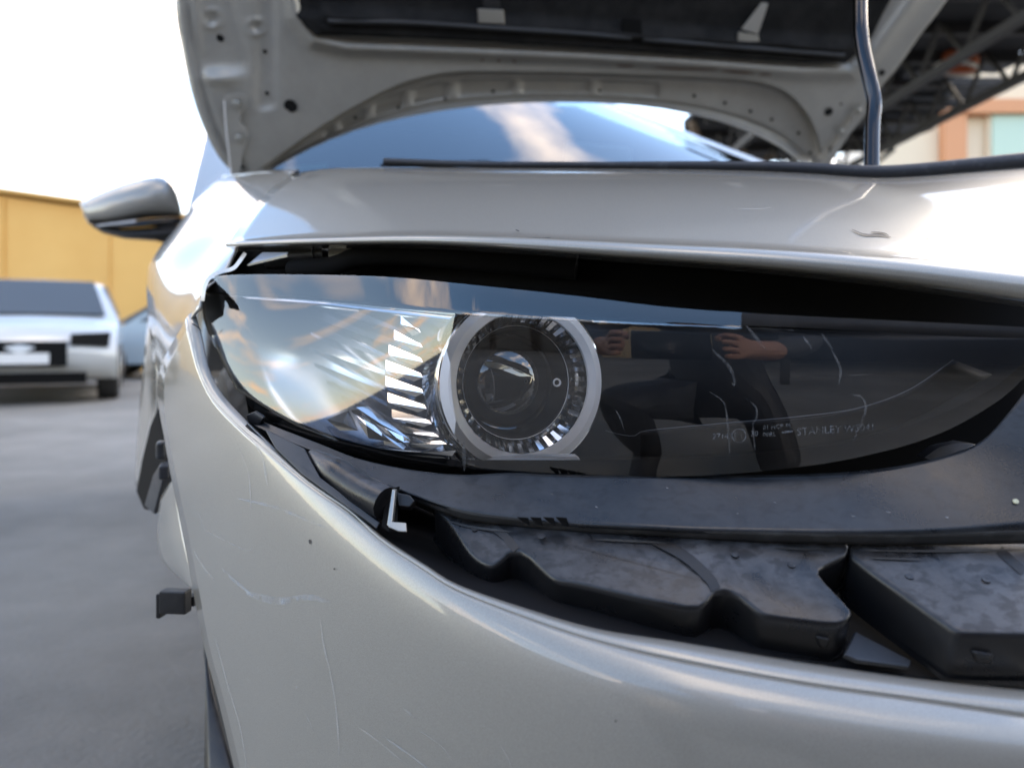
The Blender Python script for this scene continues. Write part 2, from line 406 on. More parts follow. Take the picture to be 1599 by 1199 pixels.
# chips and scrapes on the nose
for pts, w, m in [([(707, 318), (714, 316), (719, 317)], 3, MARKD), ([(1172, 296), (1183, 299)], 1.6, MARKD), ([(1138, 316), (1142, 317)], 2, MARKD),
                  ([(1288, 281), (1270, 300), (1240, 312), (1200, 325), (1145, 327)], 1.6, SCR), ([(1330, 358), (1350, 366), (1372, 367), (1391, 370)], 2.2, MARKD),
                  ([(1360, 362), (1380, 364), (1388, 368)], 2, MARKD), ([(1436, 374), (1448, 372), (1450, 368)], 1.8, MARKD), ([(1450, 374), (1462, 380)], 1.5, MARKD),
                  ([(1420, 412), (1432, 418), (1448, 416)], 1.6, MARKD), ([(832, 371), (846, 372), (860, 371)], 1.6, MARKD), ([(805, 359), (811, 361)], 2, MARKD)]:
    ribbon('scrape', pts, w, fnose, .0012, m, nose, 8)

# ---- front fender (upper, between nose panel and headlamp, over the crown to the side)
fr_rows = [
 [(344, 277, 1.46), (332, 284, 1.47), (318, 295, 1.50), (306, 308, 1.54), (303, 322, 1.60)],
 [(400, 272, 1.20), (368, 286, 1.19), (318, 320, 1.20), (274, 347, 1.24), (266, 366, 1.30)],
 [(462, 271, .95), (405, 306, .94), (330, 356, .96), (243, 384, 1.03), (236, 406, 1.12)],
 [(412, 326, .80), (374, 356, .81), (315, 398, .84), (233, 415, .95), (229, 440, 1.05)],
 [(372, 384, .725), (350, 398, .735), (303, 432, .77), (236, 470, .90), (232, 500, 1.0)],
 [(352, 424, .690), (324, 434, .692), (294, 462, .73), (246, 520, .86), (240, 550, .95)],
 [(318, 452, .668), (306, 466, .675), (284, 500, .71), (255, 550, .82), (247, 580, .90)],
 [(312, 484, .662), (303, 490, .668), (287, 516, .69), (266, 556, .765), (250, 584, .82)]]
fen = grid('front_fender', fr_rows, None, 30, 60, PAINT, car, .0018, None, 60)
fs = TPS([(x, y, Y) for r in fr_rows for x, y, Y in r])
# folded-in flange along the lamp and gap edge
ribbon('fender_flange', [(383, 395), (374, 408), (364, 419), (345, 424.5), (329, 432), (320, 446), (316, 470)], 6, lambda x, y: fs(x, y) + .0, .002, PAINT_IN, fen, 24, False)
# lower rear fender edge above the wheel arch
fside = grid('fender_edge', [[(233, 455, 1.06), (238, 500, 1.02), (244, 560, .96)], [(222, 590, 1.10), (236, 590, 1.04), (247, 600, .95)], [(217, 640, 1.14), (232, 645, 1.07), (245, 645, .97)], [(210, 757, 1.16), (211, 758, 1.14), (213, 760, 1.11)]], None, 8, 24, PAINT, fen, .002)
# top strip that closes fender and hood hinge, with its black plug
grid('fender_top', [[(345, 276, 1.44), (400, 270, 1.22), (464, 268, .95)], [(352, 268, 1.60), (405, 265, 1.35), (468, 266, 1.02)]], None, 12, 4, PAINT, fen, .002)
tube('rubber_plug', [P(456, 274, .925), P(463, 271, .92), P(468, 270, .92)], .004, GLOSSB, fen, 6)

# wheel-arch liner and fittings seen edge-on behind the bumper corner
poly_plate('arch_liner', [P(246, 636, .93), P(258, 692, .90), P(264, 745, .88), P(246, 800, .94), P(224, 796, 1.02), P(212, 768, 1.08), P(222, 716, 1.05), P(235, 662, .99)], (.004, .03, 0), MATTEB, car, .003)
poly_plate('arch_tab', [P(250, 722, .82), P(256, 742, .80), P(240, 804, .86), P(224, 790, .90), P(238, 742, .86)], (.003, .02, 0), FLOORP, car, .003)
box('arch_clip', P(252, 702, .82), (.010, .02, .018), FLOORP, car, R(20), .003)
box('arch_clip', P(257, 736, .79), (.010, .02, .014), RUBBER, car, R(20), .002)
retn = grid('bumper_return', [[(272, 748, .765), (262, 758, .79), (250, 778, .83)], [(280, 800, .75), (262, 812, .78), (246, 818, .83)], [(292, 858, .72), (272, 866, .75), (251, 872, .80)], [(305, 922, .69), (300, 921, .70), (298, 919, .71)]], None, 10, 20, PAINT, car, .002)
# square bracket tab below it
box('bracket_tab', P(274, 938, .68), (.0245, .012, .020), DARKP, car, R(-6), .0015)
box('bracket_tab', P(252, 943, .69), (.004, .012, .022), DARKP, car, R(-6), .001)
box('tab_stem', P(298, 936, .69), (.012, .010, .009), DARKP, car, R(-6), .001)

# ---- bumper
crease = [(292, 495), (300, 530), (310, 575), (332, 622), (375, 667), (402, 690), (478, 753), (547, 800), (594, 844), (661, 889), (712, 921), (813, 961), (928, 999), (1060, 1031), (1262, 1068), (1431, 1092), (1640, 1124)]
inner = [(304, 487), (316, 525), (326, 574), (347, 615), (386, 658), (411, 682), (483, 748), (551, 795), (599, 838), (666, 882), (716, 912), (816, 947), (930, 980), (1060, 1001), (1262, 1034), (1431, 1058), (1640, 1080)]
_q = np.array([(240, .80), (262, .745), (292, .668), (332, .605), (402, .547), (478, .507), (594, .460), (712, .430), (928, .400), (1262, .377), (1640, .366)])
_pl = np.polyfit(np.log(_q[:, 0]), 1 / _q[:, 1], 5)            # plan curve of the nose
_pc = np.polyfit(np.log([c[0] for c in crease] + [245.]), [c[1] for c in crease] + [440.], 5)   # height of its upper edge
def fbm(x, y):
    h = y - float(np.polyval(_pc, math.log(x))); b = .006 + .012 * sm(300, 1100, x)
    return 1 / float(np.polyval(_pl, math.log(x))) - b * (1 - math.exp(-max(-40, h) / 46)) + .00001 * max(0, h - 250)
Lc = [(292, 495), (283, 515), (270, 540), (262, 552), (247, 588), (245, 605), (247, 640), (259, 699), (272, 772), (288, 848), (300, 921), (316, 997), (340, 1090), (365, 1199), (380, 1262)]
brow = [crease,
 [(247, 588), (290, 625), (338, 680), (405, 752), (480, 815), (594, 900), (712, 972), (928, 1050), (1262, 1115), (1640, 1168)],
 [(259, 699), (310, 745), (380, 810), (470, 880), (580, 945), (712, 1020), (928, 1095), (1262, 1155), (1640, 1205)],
 [(288, 848), (350, 885), (440, 950), (560, 1030), (720, 1100), (930, 1150), (1262, 1205), (1640, 1255)],
 [(316, 997), (400, 1040), (500, 1090), (640, 1140), (800, 1190), (960, 1225), (1262, 1270), (1640, 1320)],
 [(345, 1110), (440, 1140), (560, 1180), (700, 1225), (840, 1265), (990, 1300), (1262, 1340), (1640, 1380)],
 [(380, 1262), (480, 1280), (600, 1300), (740, 1330), (870, 1355), (1010, 1380), (1262, 1410), (1640, 1450)]]
def lefty(x, y): return 0
bumper = grid('bumper', brow, fbm, 110, 70, PAINT, car, .0025)
# rolled upper flange of the bumper
NI = 90; ci = spline(crease, NI); ii = spline(inner, NI); V = []; Fc = []; K = 9
for i in range(NI):
    a = P(*ci[i], fbm(*ci[i])); u = i / (NI - 1)
    Yi = fbm(*ci[i]) + .006 + .010 * min(1, max(0, (ci[i][0] - 700) / 500))
    b = P(*ii[i], Yi)
    for k in range(K):
        t = k / (K - 1)
        V.append(a.lerp(b, t) + Vector((-.2, -.75, .6)) * (.0012 + .0028 * u) * math.sin(math.pi * t))
Fc = [(i * K + k, i * K + k + 1, (i + 1) * K + k + 1, (i + 1) * K + k) for i in range(NI - 1) for k in range(K - 1)]
mesh('bumper_flange', V, Fc, PAINT, bumper, smooth=True, face_cam=True, thick=.002)
ribbon('scrape', [(299, 505), (308, 510), (315, 517)], 2.2, lambda x, y: .662, .002, MARKD, bumper, 8)
# scratches, scuffs and chips
sc = [([(347, 888), (365, 905), (395, 930)], 5, MARK), ([(385, 925), (405, 932), (440, 938), (470, 932)], 12, MARK), ([(440, 938), (480, 932), (518, 940)], 9, MARK),
 ([(372, 778), (430, 792), (480, 812), (516, 826)], 5, MARK), ([(302, 858), (318, 885), (335, 905)], 4, SCR),
 ([(500, 965), (506, 1010), (518, 1060), (526, 1120), (530, 1180)], 3, SCR), ([(335, 990), (356, 1070), (374, 1130), (386, 1199)], 2.5, SCR),
 ([(310, 800), (322, 828), (330, 833)], 2, SCR), ([(325, 830), (360, 848), (388, 860), (395, 853)], 2, SCR), ([(780, 1160), (792, 1180), (800, 1198)], 2, SCR),
 ([(560, 1135), (595, 1160), (630, 1190)], 3, SCR), ([(630, 1105), (645, 1118), (652, 1122)], 4, SCR), ([(655, 1140), (690, 1165), (705, 1185)], 2, SCR),
 ([(600, 1150), (640, 1178), (668, 1199)], 3, MARK), ([(475, 1110), (490, 1140)], 1.5, SCR),
 ([(483, 842), (484, 849)], 3, MARKD), ([(521, 887), (523, 889)], 3, MARKD), ([(461, 1072), (465, 1073)], 3, SCR), ([(960, 1124), (963, 1126)], 3, MARKD), ([(1107, 1178), (1112, 1178)], 3, SCR),
 ([(365, 662), (395, 690), (410, 712)], 2, MARK), ([(410, 712), (418, 760)], 3, MARK), ([(370, 690), (388, 740), (392, 800)], 2, SCR)]
for pts, w, m in sc: ribbon('scrape', pts, w, fbm, .0009, m, bumper, 12)

# ---- trim below the headlamp
t1u = [(386, 648), (440, 670), (500, 693), (560, 716), (640, 733), (720, 741), (800, 738), (870, 741), (1000, 743), (1150, 742), (1300, 738), (1400, 728), (1480, 710), (1530, 690), (1570, 650), (1640, 560)]
t1l = [(384, 658), (440, 684), (500, 708), (560, 738), (640, 770), (720, 796), (800, 808), (900, 818), (1000, 823), (1100, 828), (1300, 832), (1450, 832), (1640, 826)]
ft1 = TPS([(386, 648, .60), (500, 693, .545), (560, 718, .52), (720, 741, .495), (870, 741, .483), (1150, 742, .468), (1300, 738, .462), (1480, 710, .456), (1640, 560, .46),
           (384, 658, .595), (500, 708, .53), (640, 770, .485), (800, 808, .458), (1000, 823, .44), (1300, 832, .428), (1640, 826, .42)])
t1m = [((a[0] + b[0]) / 2, (a[1] + b[1]) / 2) for a, b in zip(spline(t1u, 14), spline(t1l, 14))]
upper = grid('upper_trim', [t1u, t1m, t1l], ft1, 90, 16, TRIM, car, .0025)
# hooked end of the strip
poly_plate('trim_end', [P(384, 648, .59), P(398, 642, .59), P(412, 652, .58), P(405, 664, .585), P(394, 663, .588), P(388, 660, .59)], (0, .006, 0), DARKP, upper, .001)
# step below it
t2 = [(x, y + (1 if x < 700 else 1.5)) for x, y in t1l[4:]]
t2b = [(x, y + d) for (x, y), d in zip(t1l[4:], [10, 14, 13, 13, 13, 14, 17, 19, 22])]
step = [[(x, y, ft1(x, y) + .001) for x, y in t2], [(x, y, ft1(x, y) + .010) for x, y in t2b]]
grid('trim_step', step, None, 60, 4, STRIPG, upper, .002)
for x0, y0, n_ in [(808, 806, 4), (1318, 834, 3), (1368, 834, 3)]:
    for i in range(n_):
        x = x0 + i * (20 if n_ == 4 else 12)
        poly_plate('torn_tab', [P(x, y0 + 2, .447), P(x + 17, y0 + 3, .447), P(x + 20, y0 + 15, .4475), P(x + 10, y0 + 10 + 3 * (i % 2), .447)], (0, .002, 0), MATTEB, upper)

lathe('pale_fleck', [(.0016, 0), (.0015, .0006), (.0001, .0009)], P(1586, 783, ft1(1586, 783) - .0005), (-.1, -.75, .65), M('pale_fleck', (.6, .58, .40), .6), upper, 12)
for x, y, w in [(1328, 804, 8), (1384, 798, 7), (1208, 783, 4), (1040, 760, 4), (930, 790, 4), (1476, 806, 5), (1150, 800, 3), (860, 770, 3)]:
    ribbon('grit', [(x, y), (x + w * .6, y + 2), (x + w, y + 1)], 1.6, ft1, .0008, SCR, upper, 6)
# dusty moulded blocks
fsh = TPS([(660, 790, .490), (760, 812, .470), (1000, 835, .447), (1322, 862, .433), (1640, 858, .425), (730, 870, .458), (860, 905, .43), (1100, 950, .405), (1300, 975, .396), (1500, 987, .384), (1640, 992, .380)], 1e-2)
back_l = spline(t2b, 60)
def bl(x): return float(np.interp(x, back_l[:, 0], back_l[:, 1])) - 7
blockA = [(672, bl(672) + 2), (720, bl(720)), (800, bl(800)), (900, bl(900)), (1000, bl(1000)), (1100, bl(1100)), (1200, bl(1200)), (1327, bl(1324)),
          (1327, 866), (1274, 891), (1334, 952), (1330, 964), (1310, 976), (1192, 962), (1160, 936), (1146, 924), (1122, 921), (1110, 930), (1102, 948), (1095, 953), (1000, 935), (900, 912), (866, 908), (838, 882), (822, 866), (802, 860), (790, 866), (784, 880), (778, 886), (760, 886), (733, 868), (706, 825)]
def chaikin(p, it=3, keep=()):
    p = [np.array(q, float) for q in p]
    for _ in range(it):
        o = []
        for a, b in zip(p, p[1:] + p[:1]):
            o += [a * .78 + b * .22, a * .22 + b * .78]
        p = o
    return p
def moulded(name, poly, fn, drop, r_px, mat, parent):
    """injection-moulded block: rounded outline, rolled top edge, drafted wall and a thin foot flange"""
    # subdivide long edges first so only the corners round off
    q = []
    for a, b in zip(poly, poly[1:] + poly[:1]):
        a, b = np.array(a, float), np.array(b, float); L = np.linalg.norm(b - a); k = min(.45, 8 / max(L, 1e-6))
        q += [a + (b - a) * k, b - (b - a) * k] if L > 20 else [(a + b) / 2] if L > 10 else []
    o = np.array(chaikin(q, 1)); n = len(o)
    t = np.roll(o, -1, 0) - np.roll(o, 1, 0); t /= np.maximum(np.linalg.norm(t, axis=1)[:, None], 1e-6)
    area = .5 * np.sum(o[:, 0] * np.roll(o[:, 1], -1) - np.roll(o[:, 0], -1) * o[:, 1])
    inw = np.c_[-t[:, 1], t[:, 0]] * (1 if area > 0 else -1)
    d = Vector(drop); V = []; Fc = []; rings = []
    for k in range(6):
        g_ = math.pi / 2 * k / 5; ins = r_px * (1 - math.sin(g_)); dn = .0032 * (1 - math.cos(g_))
        rings.append([P(*(o[i] + inw[i] * ins), fn(*(o[i] + inw[i] * ins))) + d.normalized() * dn for i in range(n)])
    foot = [p + d for p in rings[-1]]
    rings.append([a.lerp(b, .5) for a, b in zip(rings[-1], foot)]); rings.append(foot)
    out_ = [P(*(o[i] - inw[i] * 5), fn(*(o[i] - inw[i] * 5))) + d * 1.02 for i in range(n)]; rings.append(out_); rings.append([p + d * .12 for p in out_])
    for r in rings: V += r
    for j in range(len(rings) - 1):
        for i in range(n): Fc.append((j * n + i, j * n + (i + 1) % n, (j + 1) * n + (i + 1) % n, (j + 1) * n + i))
    Fc += [tuple(range(n)), tuple(range((len(rings) - 1) * n, len(rings) * n))]
    return mesh(name, V, Fc, mat, parent, smooth=True, sharp=R(48))
moulded('trim_block', blockA, fsh, (0, .010, -.020), 6.5, BLOCK, car)
blockB = [(1326, bl(1326)), (1450, bl(1450)), (1560, bl(1560)), (1660, bl(1640)), (1660, 992), (1500, 990), (1486, 982), (1326, 868)]
moulded('trim_block', blockB, fsh, (0, .008, -.024), 7, BLOCK, car)
# flat darker strips laid over the dusty shelf, standing for channels
for pts, w in [([(1010, 836), (1070, 868), (1110, 905), (1118, 920)], 16), ([(770, 822), (790, 838), (806, 858)], 12), ([(1560, 858), (1599, 892)], 14)]:
    ribbon('groove', pts, w, fsh, .0006, DARKP, car, 10, False)
for x, y, w in [(905, 930, 26), (985, 950, 22), (1062, 968, 24), (1215, 985, 30), (1275, 998, 22), (1520, 1022, 34)]:      # small pull tabs on the front walls
    Y = fsh(x, y - 20) + .0035
    poly_plate('pull_tab', [P(x, y - 4, Y), P(x + w, y, Y), P(x + w - 5, y + 16, Y + .004), P(x + 5, y + 13, Y + .004)], (0, .004, 0), BLOCK, car, .0012)
for x, y in [(742, 826), (846, 838), (1148, 866), (1236, 882), (1420, 900), (1540, 905)]:                                        # pips left by the mould ejectors
    lathe('ejector_pip', [(.0022, 0), (.0021, .0006), (.0014, .0007), (.0001, .0004)], P(x, y, fsh(x, y) - .0002), (-.1, -.5, .85), BLOCK, car, 16)
for x0, x1 in [(700, 800), (930, 1040), (1210, 1300), (1350, 1600)]:                                                             # raised bead along the rear of the shelf
    ribbon('rear_bead', [(x, bl(x) + 16) for x in np.linspace(x0, x1, 6)], 4, fsh, .0010, STRIPG, car, 14)
ribbon('mould_ridge', [(1360, 871), (1440, 873)], 3, fsh, .0012, STRIPG, car, 6)
# plastic floor between the blocks and the bumper edge
mid = [(x, y - d) for (x, y), d in zip(inner[4:], [3, 4, 6, 10, 20, 40, 55, 70, 72, 70, 75, 70, 72])]
fl_rows = [[(x, y + 4, fbm(x, y) + .004) for x, y in inner[4:]], [(x, y, fbm(x, y + 20) + .034 + .03 * (1 - sm(640, 960, x))) for x, y in mid],
           [(404, 664, .61), (450, 690, .575), (520, 725, .545), (600, 765, .525), (680, 805, .515), (800, 840, .50), (1000, 870, .48), (1300, 900, .465), (1640, 910, .455)]]
grid('trim_floor', fl_rows, None, 70, 18, FLOORD, car, .002)
poly_plate('floor_wedge', [P(1336, 985, .414), P(1424, 1031, .397), P(1421, 1041, .393), P(1340, 1031, .394), P(1318, 1021, .396)], (0, .003, -.003), FLOORP, car, .001)
# left pocket plate, rounded rib and the metal clip
poly_plate('pocket_plate', [P(412, 668, .545), P(476, 700, .525), P(500, 745, .495), P(594, 815, .472), P(588, 826, .468), P(556, 800, .473), P(470, 740, .51), P(430, 700, .535)], (0, .003, -.002), FLOORP, car, .001)
tube('rounded_rib', [P(486, 708, .527), P(520, 735, .507), P(560, 763, .49), P(603, 786, .475)], lambda u: .003 + .0075 * min(1, u * 2.5) ** .8, BLOCK, car, 30, 14)
poly_plate('pocket_wall', [P(603, 765, .482), P(612, 762, .482), P(607, 830, .462), P(596, 822, .466)], (.004, .006, 0), MATTEB, car)
poly_plate('metal_clip', [P(612, 764, .472), P(617, 765, .471), P(611, 822, .458), P(604, 820, .459)], (.001, .003, 0), STEEL, car, .0004)
poly_plate('metal_clip', [P(608, 814, .459), P(634, 816, .458), P(635, 830, .455), P(622, 829, .455), P(606, 822, .457)], (0, .002, -.001), STEEL, car, .0004)
poly_plate('clip_box', [P(618, 768, .479), P(640, 772, .477), P(648, 782, .475), P(640, 792, .474), P(622, 790, .474)], (0, .008, -.004), DARKP, car, .001)

# ================================================================== HEADLIGHT
lamp = part('headlight', car)
ltop = [(321, 440), (335, 432), (370, 429), (450, 428.5), (600, 432), (750, 446), (900, 462), (1050, 480), (1200, 490), (1400, 500), (1640, 512)]
lstep = [(317, 462), (340, 462), (420, 466), (500, 471), (600, 481), (740, 493), (860, 499), (1000, 505), (1200, 514), (1390, 525), (1540, 532), (1642, 534)]
lm1 = [(322, 500), (345, 520), (420, 530), (520, 545), (640, 560), (800, 570), (1000, 575), (1200, 578), (1400, 572), (1540, 560), (1644, 538)]
lm2 = [(340, 560), (380, 590), (450, 615), (560, 640), (680, 655), (820, 665), (1000, 668), (1200, 660), (1380, 640), (1530, 598), (1646, 541)]
lbot = [(372, 612), (396, 640), (440, 668), (510, 695), (580, 717), (660, 732), (740, 740), (870, 744), (1050, 744), (1200, 735), (1340, 714), (1460, 680), (1550, 632), (1602, 588), (1648, 544)]
_k = np.array([[315, .665], [360, .628], [450, .578], [600, .530], [700, .508], [800, .491], [950, .474], [1100, .465], [1300, .459], [1500, .457], [1640, .459]])
_c = np.polyfit((_k[:, 0] - 900) / 700, _k[:, 1], 5)
def Y0(x): return float(np.polyval(_c, (x - 900) / 700))
lb_x, lb_y = [p[0] for p in lbot], [p[1] for p in lbot]; _bp = np.polyfit([(x - 900) / 700 for x in lb_x[1:]], lb_y[1:], 4)
ls_p = np.polyfit([(p[0] - 900) / 700 for p in lstep], [p[1] for p in lstep], 3)
def flens(x, y):
    """the moulding leans back more towards its top; above the mould line it leans back harder"""
    u = (x - 900) / 700
    yb = 735.0; ys = float(np.polyval(ls_p, u)); h = yb - y; Hh = yb - ys
    k = sm(400, 760, x); tb = .03 * (1 - k) - .19 * k; ts = .44 * (1 - k) + .03 * k
    y0 = Y0(x); hh = min(h, Hh)
    d = y0 / F * (tb * hh + (ts - tb) * hh * abs(hh) / (2 * Hh))
    if h > Hh: d += y0 / F * (.42 - .12 * k) * (h - Hh)
    return y0 + d - .009 * (1 - sm(315, 560, x))
lens = grid('lens', [ltop, lstep, lm1, lm2, lbot], flens, 160, 61, LENS, lamp, 0)
# mould line across the lens
ribbon('lens_line', [(330, 461)] + lstep[2:10], 2.6, flens, .0006, clear('lens_edge', (.8, .85, .9), .6, 2.6), lamp, 60)
# black printed border behind the top band and along the bottom
off = lambda d: (lambda x, y: flens(x, y) + d)
grid('lens_border', [[(x, y + 1) for x, y in ltop], [(x, y - 5) for x, y in lstep]], off(.004), 80, 6, BEZ, lamp, 0)
bi = [(398, 628), (440, 655), (510, 682), (580, 700), (660, 713), (740, 718), (870, 718), (1050, 716), (1200, 706), (1340, 686), (1460, 650), (1550, 606), (1600, 565)]
grid('lens_border', [bi, [(x, y - 1) for x, y in lbot[1:-1]]], off(.004), 80, 6, BEZ, lamp, 0)
# housing shell behind
grid('housing', [[(x, y + 2) for x, y in ltop], [(330, 520), (500, 560), (900, 580), (1646, 540)], [(372, 600), (600, 716), (1000, 738), (1340, 712), (1520, 645), (1648, 546)]], TPS([(322, 445, .71), (600, 440, .635), (900, 465, .585), (1610, 556, .54), (372, 600, .68), (600, 716, .60), (1000, 738, .555), (1340, 712, .545), (900, 590, .60), (1602, 582, .53)]), 50, 16, GLOSSB, lamp, .002)
# inner bezel to the right of the ring: smooth black plastic with a light-pipe edge
fbz = TPS([(930, 505, .575), (930, 720, .565), (1200, 515, .53), (1200, 715, .525), (1560, 545, .487), (1500, 640, .485), (1350, 690, .488), (1100, 600, .54)])
grid('bezel', [[(890, 500), (1200, 512), (1400, 520), (1640, 528)], [(890, 600), (1200, 605), (1400, 596), (1642, 538)], [(890, 726), (1200, 722), (1400, 690), (1540, 630), (1644, 544)]], fbz, 40, 14, BEZ, lamp, .002)
ribbon('light_pipe', [(945, 672), (972, 679), (992, 680), (1005, 673), (1060, 667), (1150, 659), (1250, 650), (1340, 637), (1420, 608), (1488, 562)], 1.8, fbz, .004, M('light_pipe_edge', (.22, .23, .25), .4), lamp, 60)
grid('bezel_lip', [[(1000, 676), (1150, 662), (1300, 648), (1420, 612), (1490, 562)], [(1000, 716), (1150, 712), (1300, 694), (1430, 655), (1550, 585)]], off(.012), 30, 8, BEZ, lamp, .002)

# concave chrome bowl
fbowl = TPS([(335, 470, .70), (500, 478, .625), (660, 492, .585), (352, 530, .69), (470, 560, .645), (620, 590, .60), (690, 600, .57), (400, 625, .655), (500, 665, .61), (600, 700, .575), (700, 712, .55)])
BOWL = M('dim_bowl', (.40, .43, .48), .16, 1)
grid('reflector_bowl', [[(314, 458), (480, 470), (600, 483), (720, 494)], [(322, 512), (470, 560), (600, 590), (700, 600)], [(368, 608), (470, 668), (580, 704), (700, 716)]], fbowl, 50, 24, BOWL, lamp, .002)
# stepped chrome fins
ffin = TPS([(480, 490, .60), (660, 500, .552), (480, 560, .60), (660, 600, .545), (540, 650, .568), (690, 700, .53)])
fins_ = [((560, 484), (634, 500), (661, 518), 11, 11), ((506, 489), (622, 526), (664, 544), 13, 12), ((492, 506), (613, 553), (664, 570), 14, 13), ((481, 530), (609, 581), (664, 598), 14, 13),
        ((484, 558), (611, 609), (667, 626), 13, 12), ((503, 588), (617, 639), (675, 654), 12, 11), ((530, 617), (629, 666), (688, 679), 10, 9), ((560, 646), (648, 687), (702, 692), 9, 7)]
_f = np.array([[*a, *b, *c, d, e] for a, b, c, d, e in fins_], float)
_u = np.linspace(0, 7, 9); fins = []
for u in _u:
    r = [float(np.interp(u, range(8), _f[:, k])) for k in range(8)]
    fins.append(((r[0], r[1]), (r[2], r[3]), (r[4], r[5]), r[6] * .84, r[7] * .84))
FY = lambda x: .585 - (x - 500) / 164 * .034          # louvres step forward towards the ring
for (xt, yt), (xb, yb), (xr, yr), hb, hr in fins:
    def q(x, y, h, tilt): Y = FY(x) ; return P(x, y + h, Y - h / F * Y * math.tan(R(tilt)))
    ta, fa = 28, 10                                   # the tail leans back more than the bright end facet
    hb, hr = hb * .72, hr * .72; xb -= 9
    tail = [q(xt, yt, -3, ta), q(xt, yt, 3, ta), q(xb, yb, hb, ta), q(xb, yb, -hb, ta)]
    low = [q(xt, yt, 3, -60), q(xb, yb, hb + 6, -60)]
    fin_ = mesh('reflector_fin', tail + low, [(0, 1, 2, 3), (1, 4, 5, 2)], DIMCH, lamp, face_cam=True, thick=.0006)
    fac = [q(xb + 1, yb, -hb, fa), q(xb + 1, yb, hb, fa), q(xr - 17, yr, hr, fa), q(xr - 4, yr, hr * .25, fa), q(xr - 7, yr, -hr * .6, fa), q(xr - 14, yr, -hr, fa),
           q(xb + 6, yb, hb + 6, -45), q(xr - 19, yr, hr + 6, -45)]
    mesh('fin_facet', fac, [(0, 1, 2, 3, 4, 5), (1, 6, 7, 2)], CHROME, lamp, face_cam=True, thick=.0006)
# triangular mirror facets in the lower corner
for tri in [[(510, 655), (545, 640), (560, 672), (530, 672)], [(548, 640), (562, 640), (610, 690), (575, 684)], [(556, 636), (575, 634), (640, 686), (622, 692)], [(596, 676), (640, 690), (630, 702), (600, 694)], [(655, 706), (694, 694), (712, 703), (706, 712)]]:
    t = [P(x, y, ffin(x, y) + .006 * (i % 2) - .004) for i, (x, y) in enumerate(tri)]
    c_ = sum(t, Vector()) / 4 + Vector((0, -.004, 0))
    mesh('mirror_facet', t + [c_], [(0, 1, 4), (1, 2, 4), (2, 3, 4), (3, 0, 4), (3, 2, 1, 0)], CHROME, lamp)

# lamp ring and projector
AX = Vector((.36, -.93, .02)).normalized()
RC = P(818, 598, .520)
FL = (-.0500, .0470)
lathe('lamp_ring', [(.0596, -.040), (.0602, -.003), (.0597, -.0005), (.0586, .0)], RC, AX, CHROME, lamp, 96, FL)
lathe('ring_face', [(.0586, .0), (.0535, .0020), (.0480, .0012), (.0472, .0)], RC, AX, SATIN, lamp, 96, FL)
lathe('ring_wall', [(.0472, .0), (.0470, -.002), (.0392, -.012), (.0390, -.013)], RC, AX, M('ring_dark_chrome', (.25, .25, .26), .15, 1), lamp, 96)
u_ = AX.cross(UPV).normalized(); v_ = u_.cross(AX)
tm = None
for k in range(40):
    a = 2 * math.pi * k / 40 + .04
    e = u_ * math.cos(a) + v_ * math.sin(a); tn = AX.cross(e)
    if tm is None:
        # one bevelled wedge, copied round the ring
        V = []
        for r, t, w in [(.0394, -.0115, .0016), (.0468, -.0015, .0021), (.0468, .0008, .0019), (.0410, -.0060, .0014)]:
            for s in (-1, 1): V.append((r, s * w, t))
        tm = mesh('ring_tooth', V, [(0, 1, 3, 2), (2, 3, 5, 4), (4, 5, 7, 6), (6, 7, 1, 0), (0, 2, 4, 6), (1, 7, 5, 3)], CHROME, lamp)
        o = tm
    else: o = link('ring_tooth', tm.data, None, lamp)
    Mx = Matrix((e, tn, AX)).transposed().to_4x4(); Mx.translation = RC
    o.matrix_local = Mx
lathe('ring_trim', [(.0388, -.0128), (.0394, -.0120), (.0398, -.0126)], RC, AX, SATIN, lamp, 96)
lathe('projector_bezel', [(.0392, -.0128), (.0380, -.014), (.0362, -.030), (.0345, -.034), (.0335, -.036)], RC, AX, BEZ, lamp, 80)
lathe('projector_rim', [(.0345, -.032), (.0338, -.0300), (.0325, -.0306), (.0318, -.034)], RC, AX, GLOSSB, lamp, 80)
DOME = M('projector_glass', (.018, .016, .014), .02, 0, 1, .01, .8)
lathe('projector_lens', [(.0320, -.034)] + [(.0320 * math.cos(t), -.034 + .016 * math.sin(t)) for t in np.linspace(.1, math.pi / 2, 14)], RC, AX, DOME, lamp, 64, sharp=None)
lathe('screw_ring', [(.0018, 0), (.0022, .0012), (.0028, .0012), (.0030, 0)], RC + u_ * -.0 + (P(881, 594, .53) - P(818, 594, .53)) * .95 + AX * -.010, AX, SATIN, lamp, 20)
# lamp chin: flat bright ledge under the ring
poly_plate('ring_ledge', [P(740, 713, .512), P(900, 713, .497), P(906, 718, .496), P(735, 718, .511)], (0, .012, 0), SATIN, lamp)

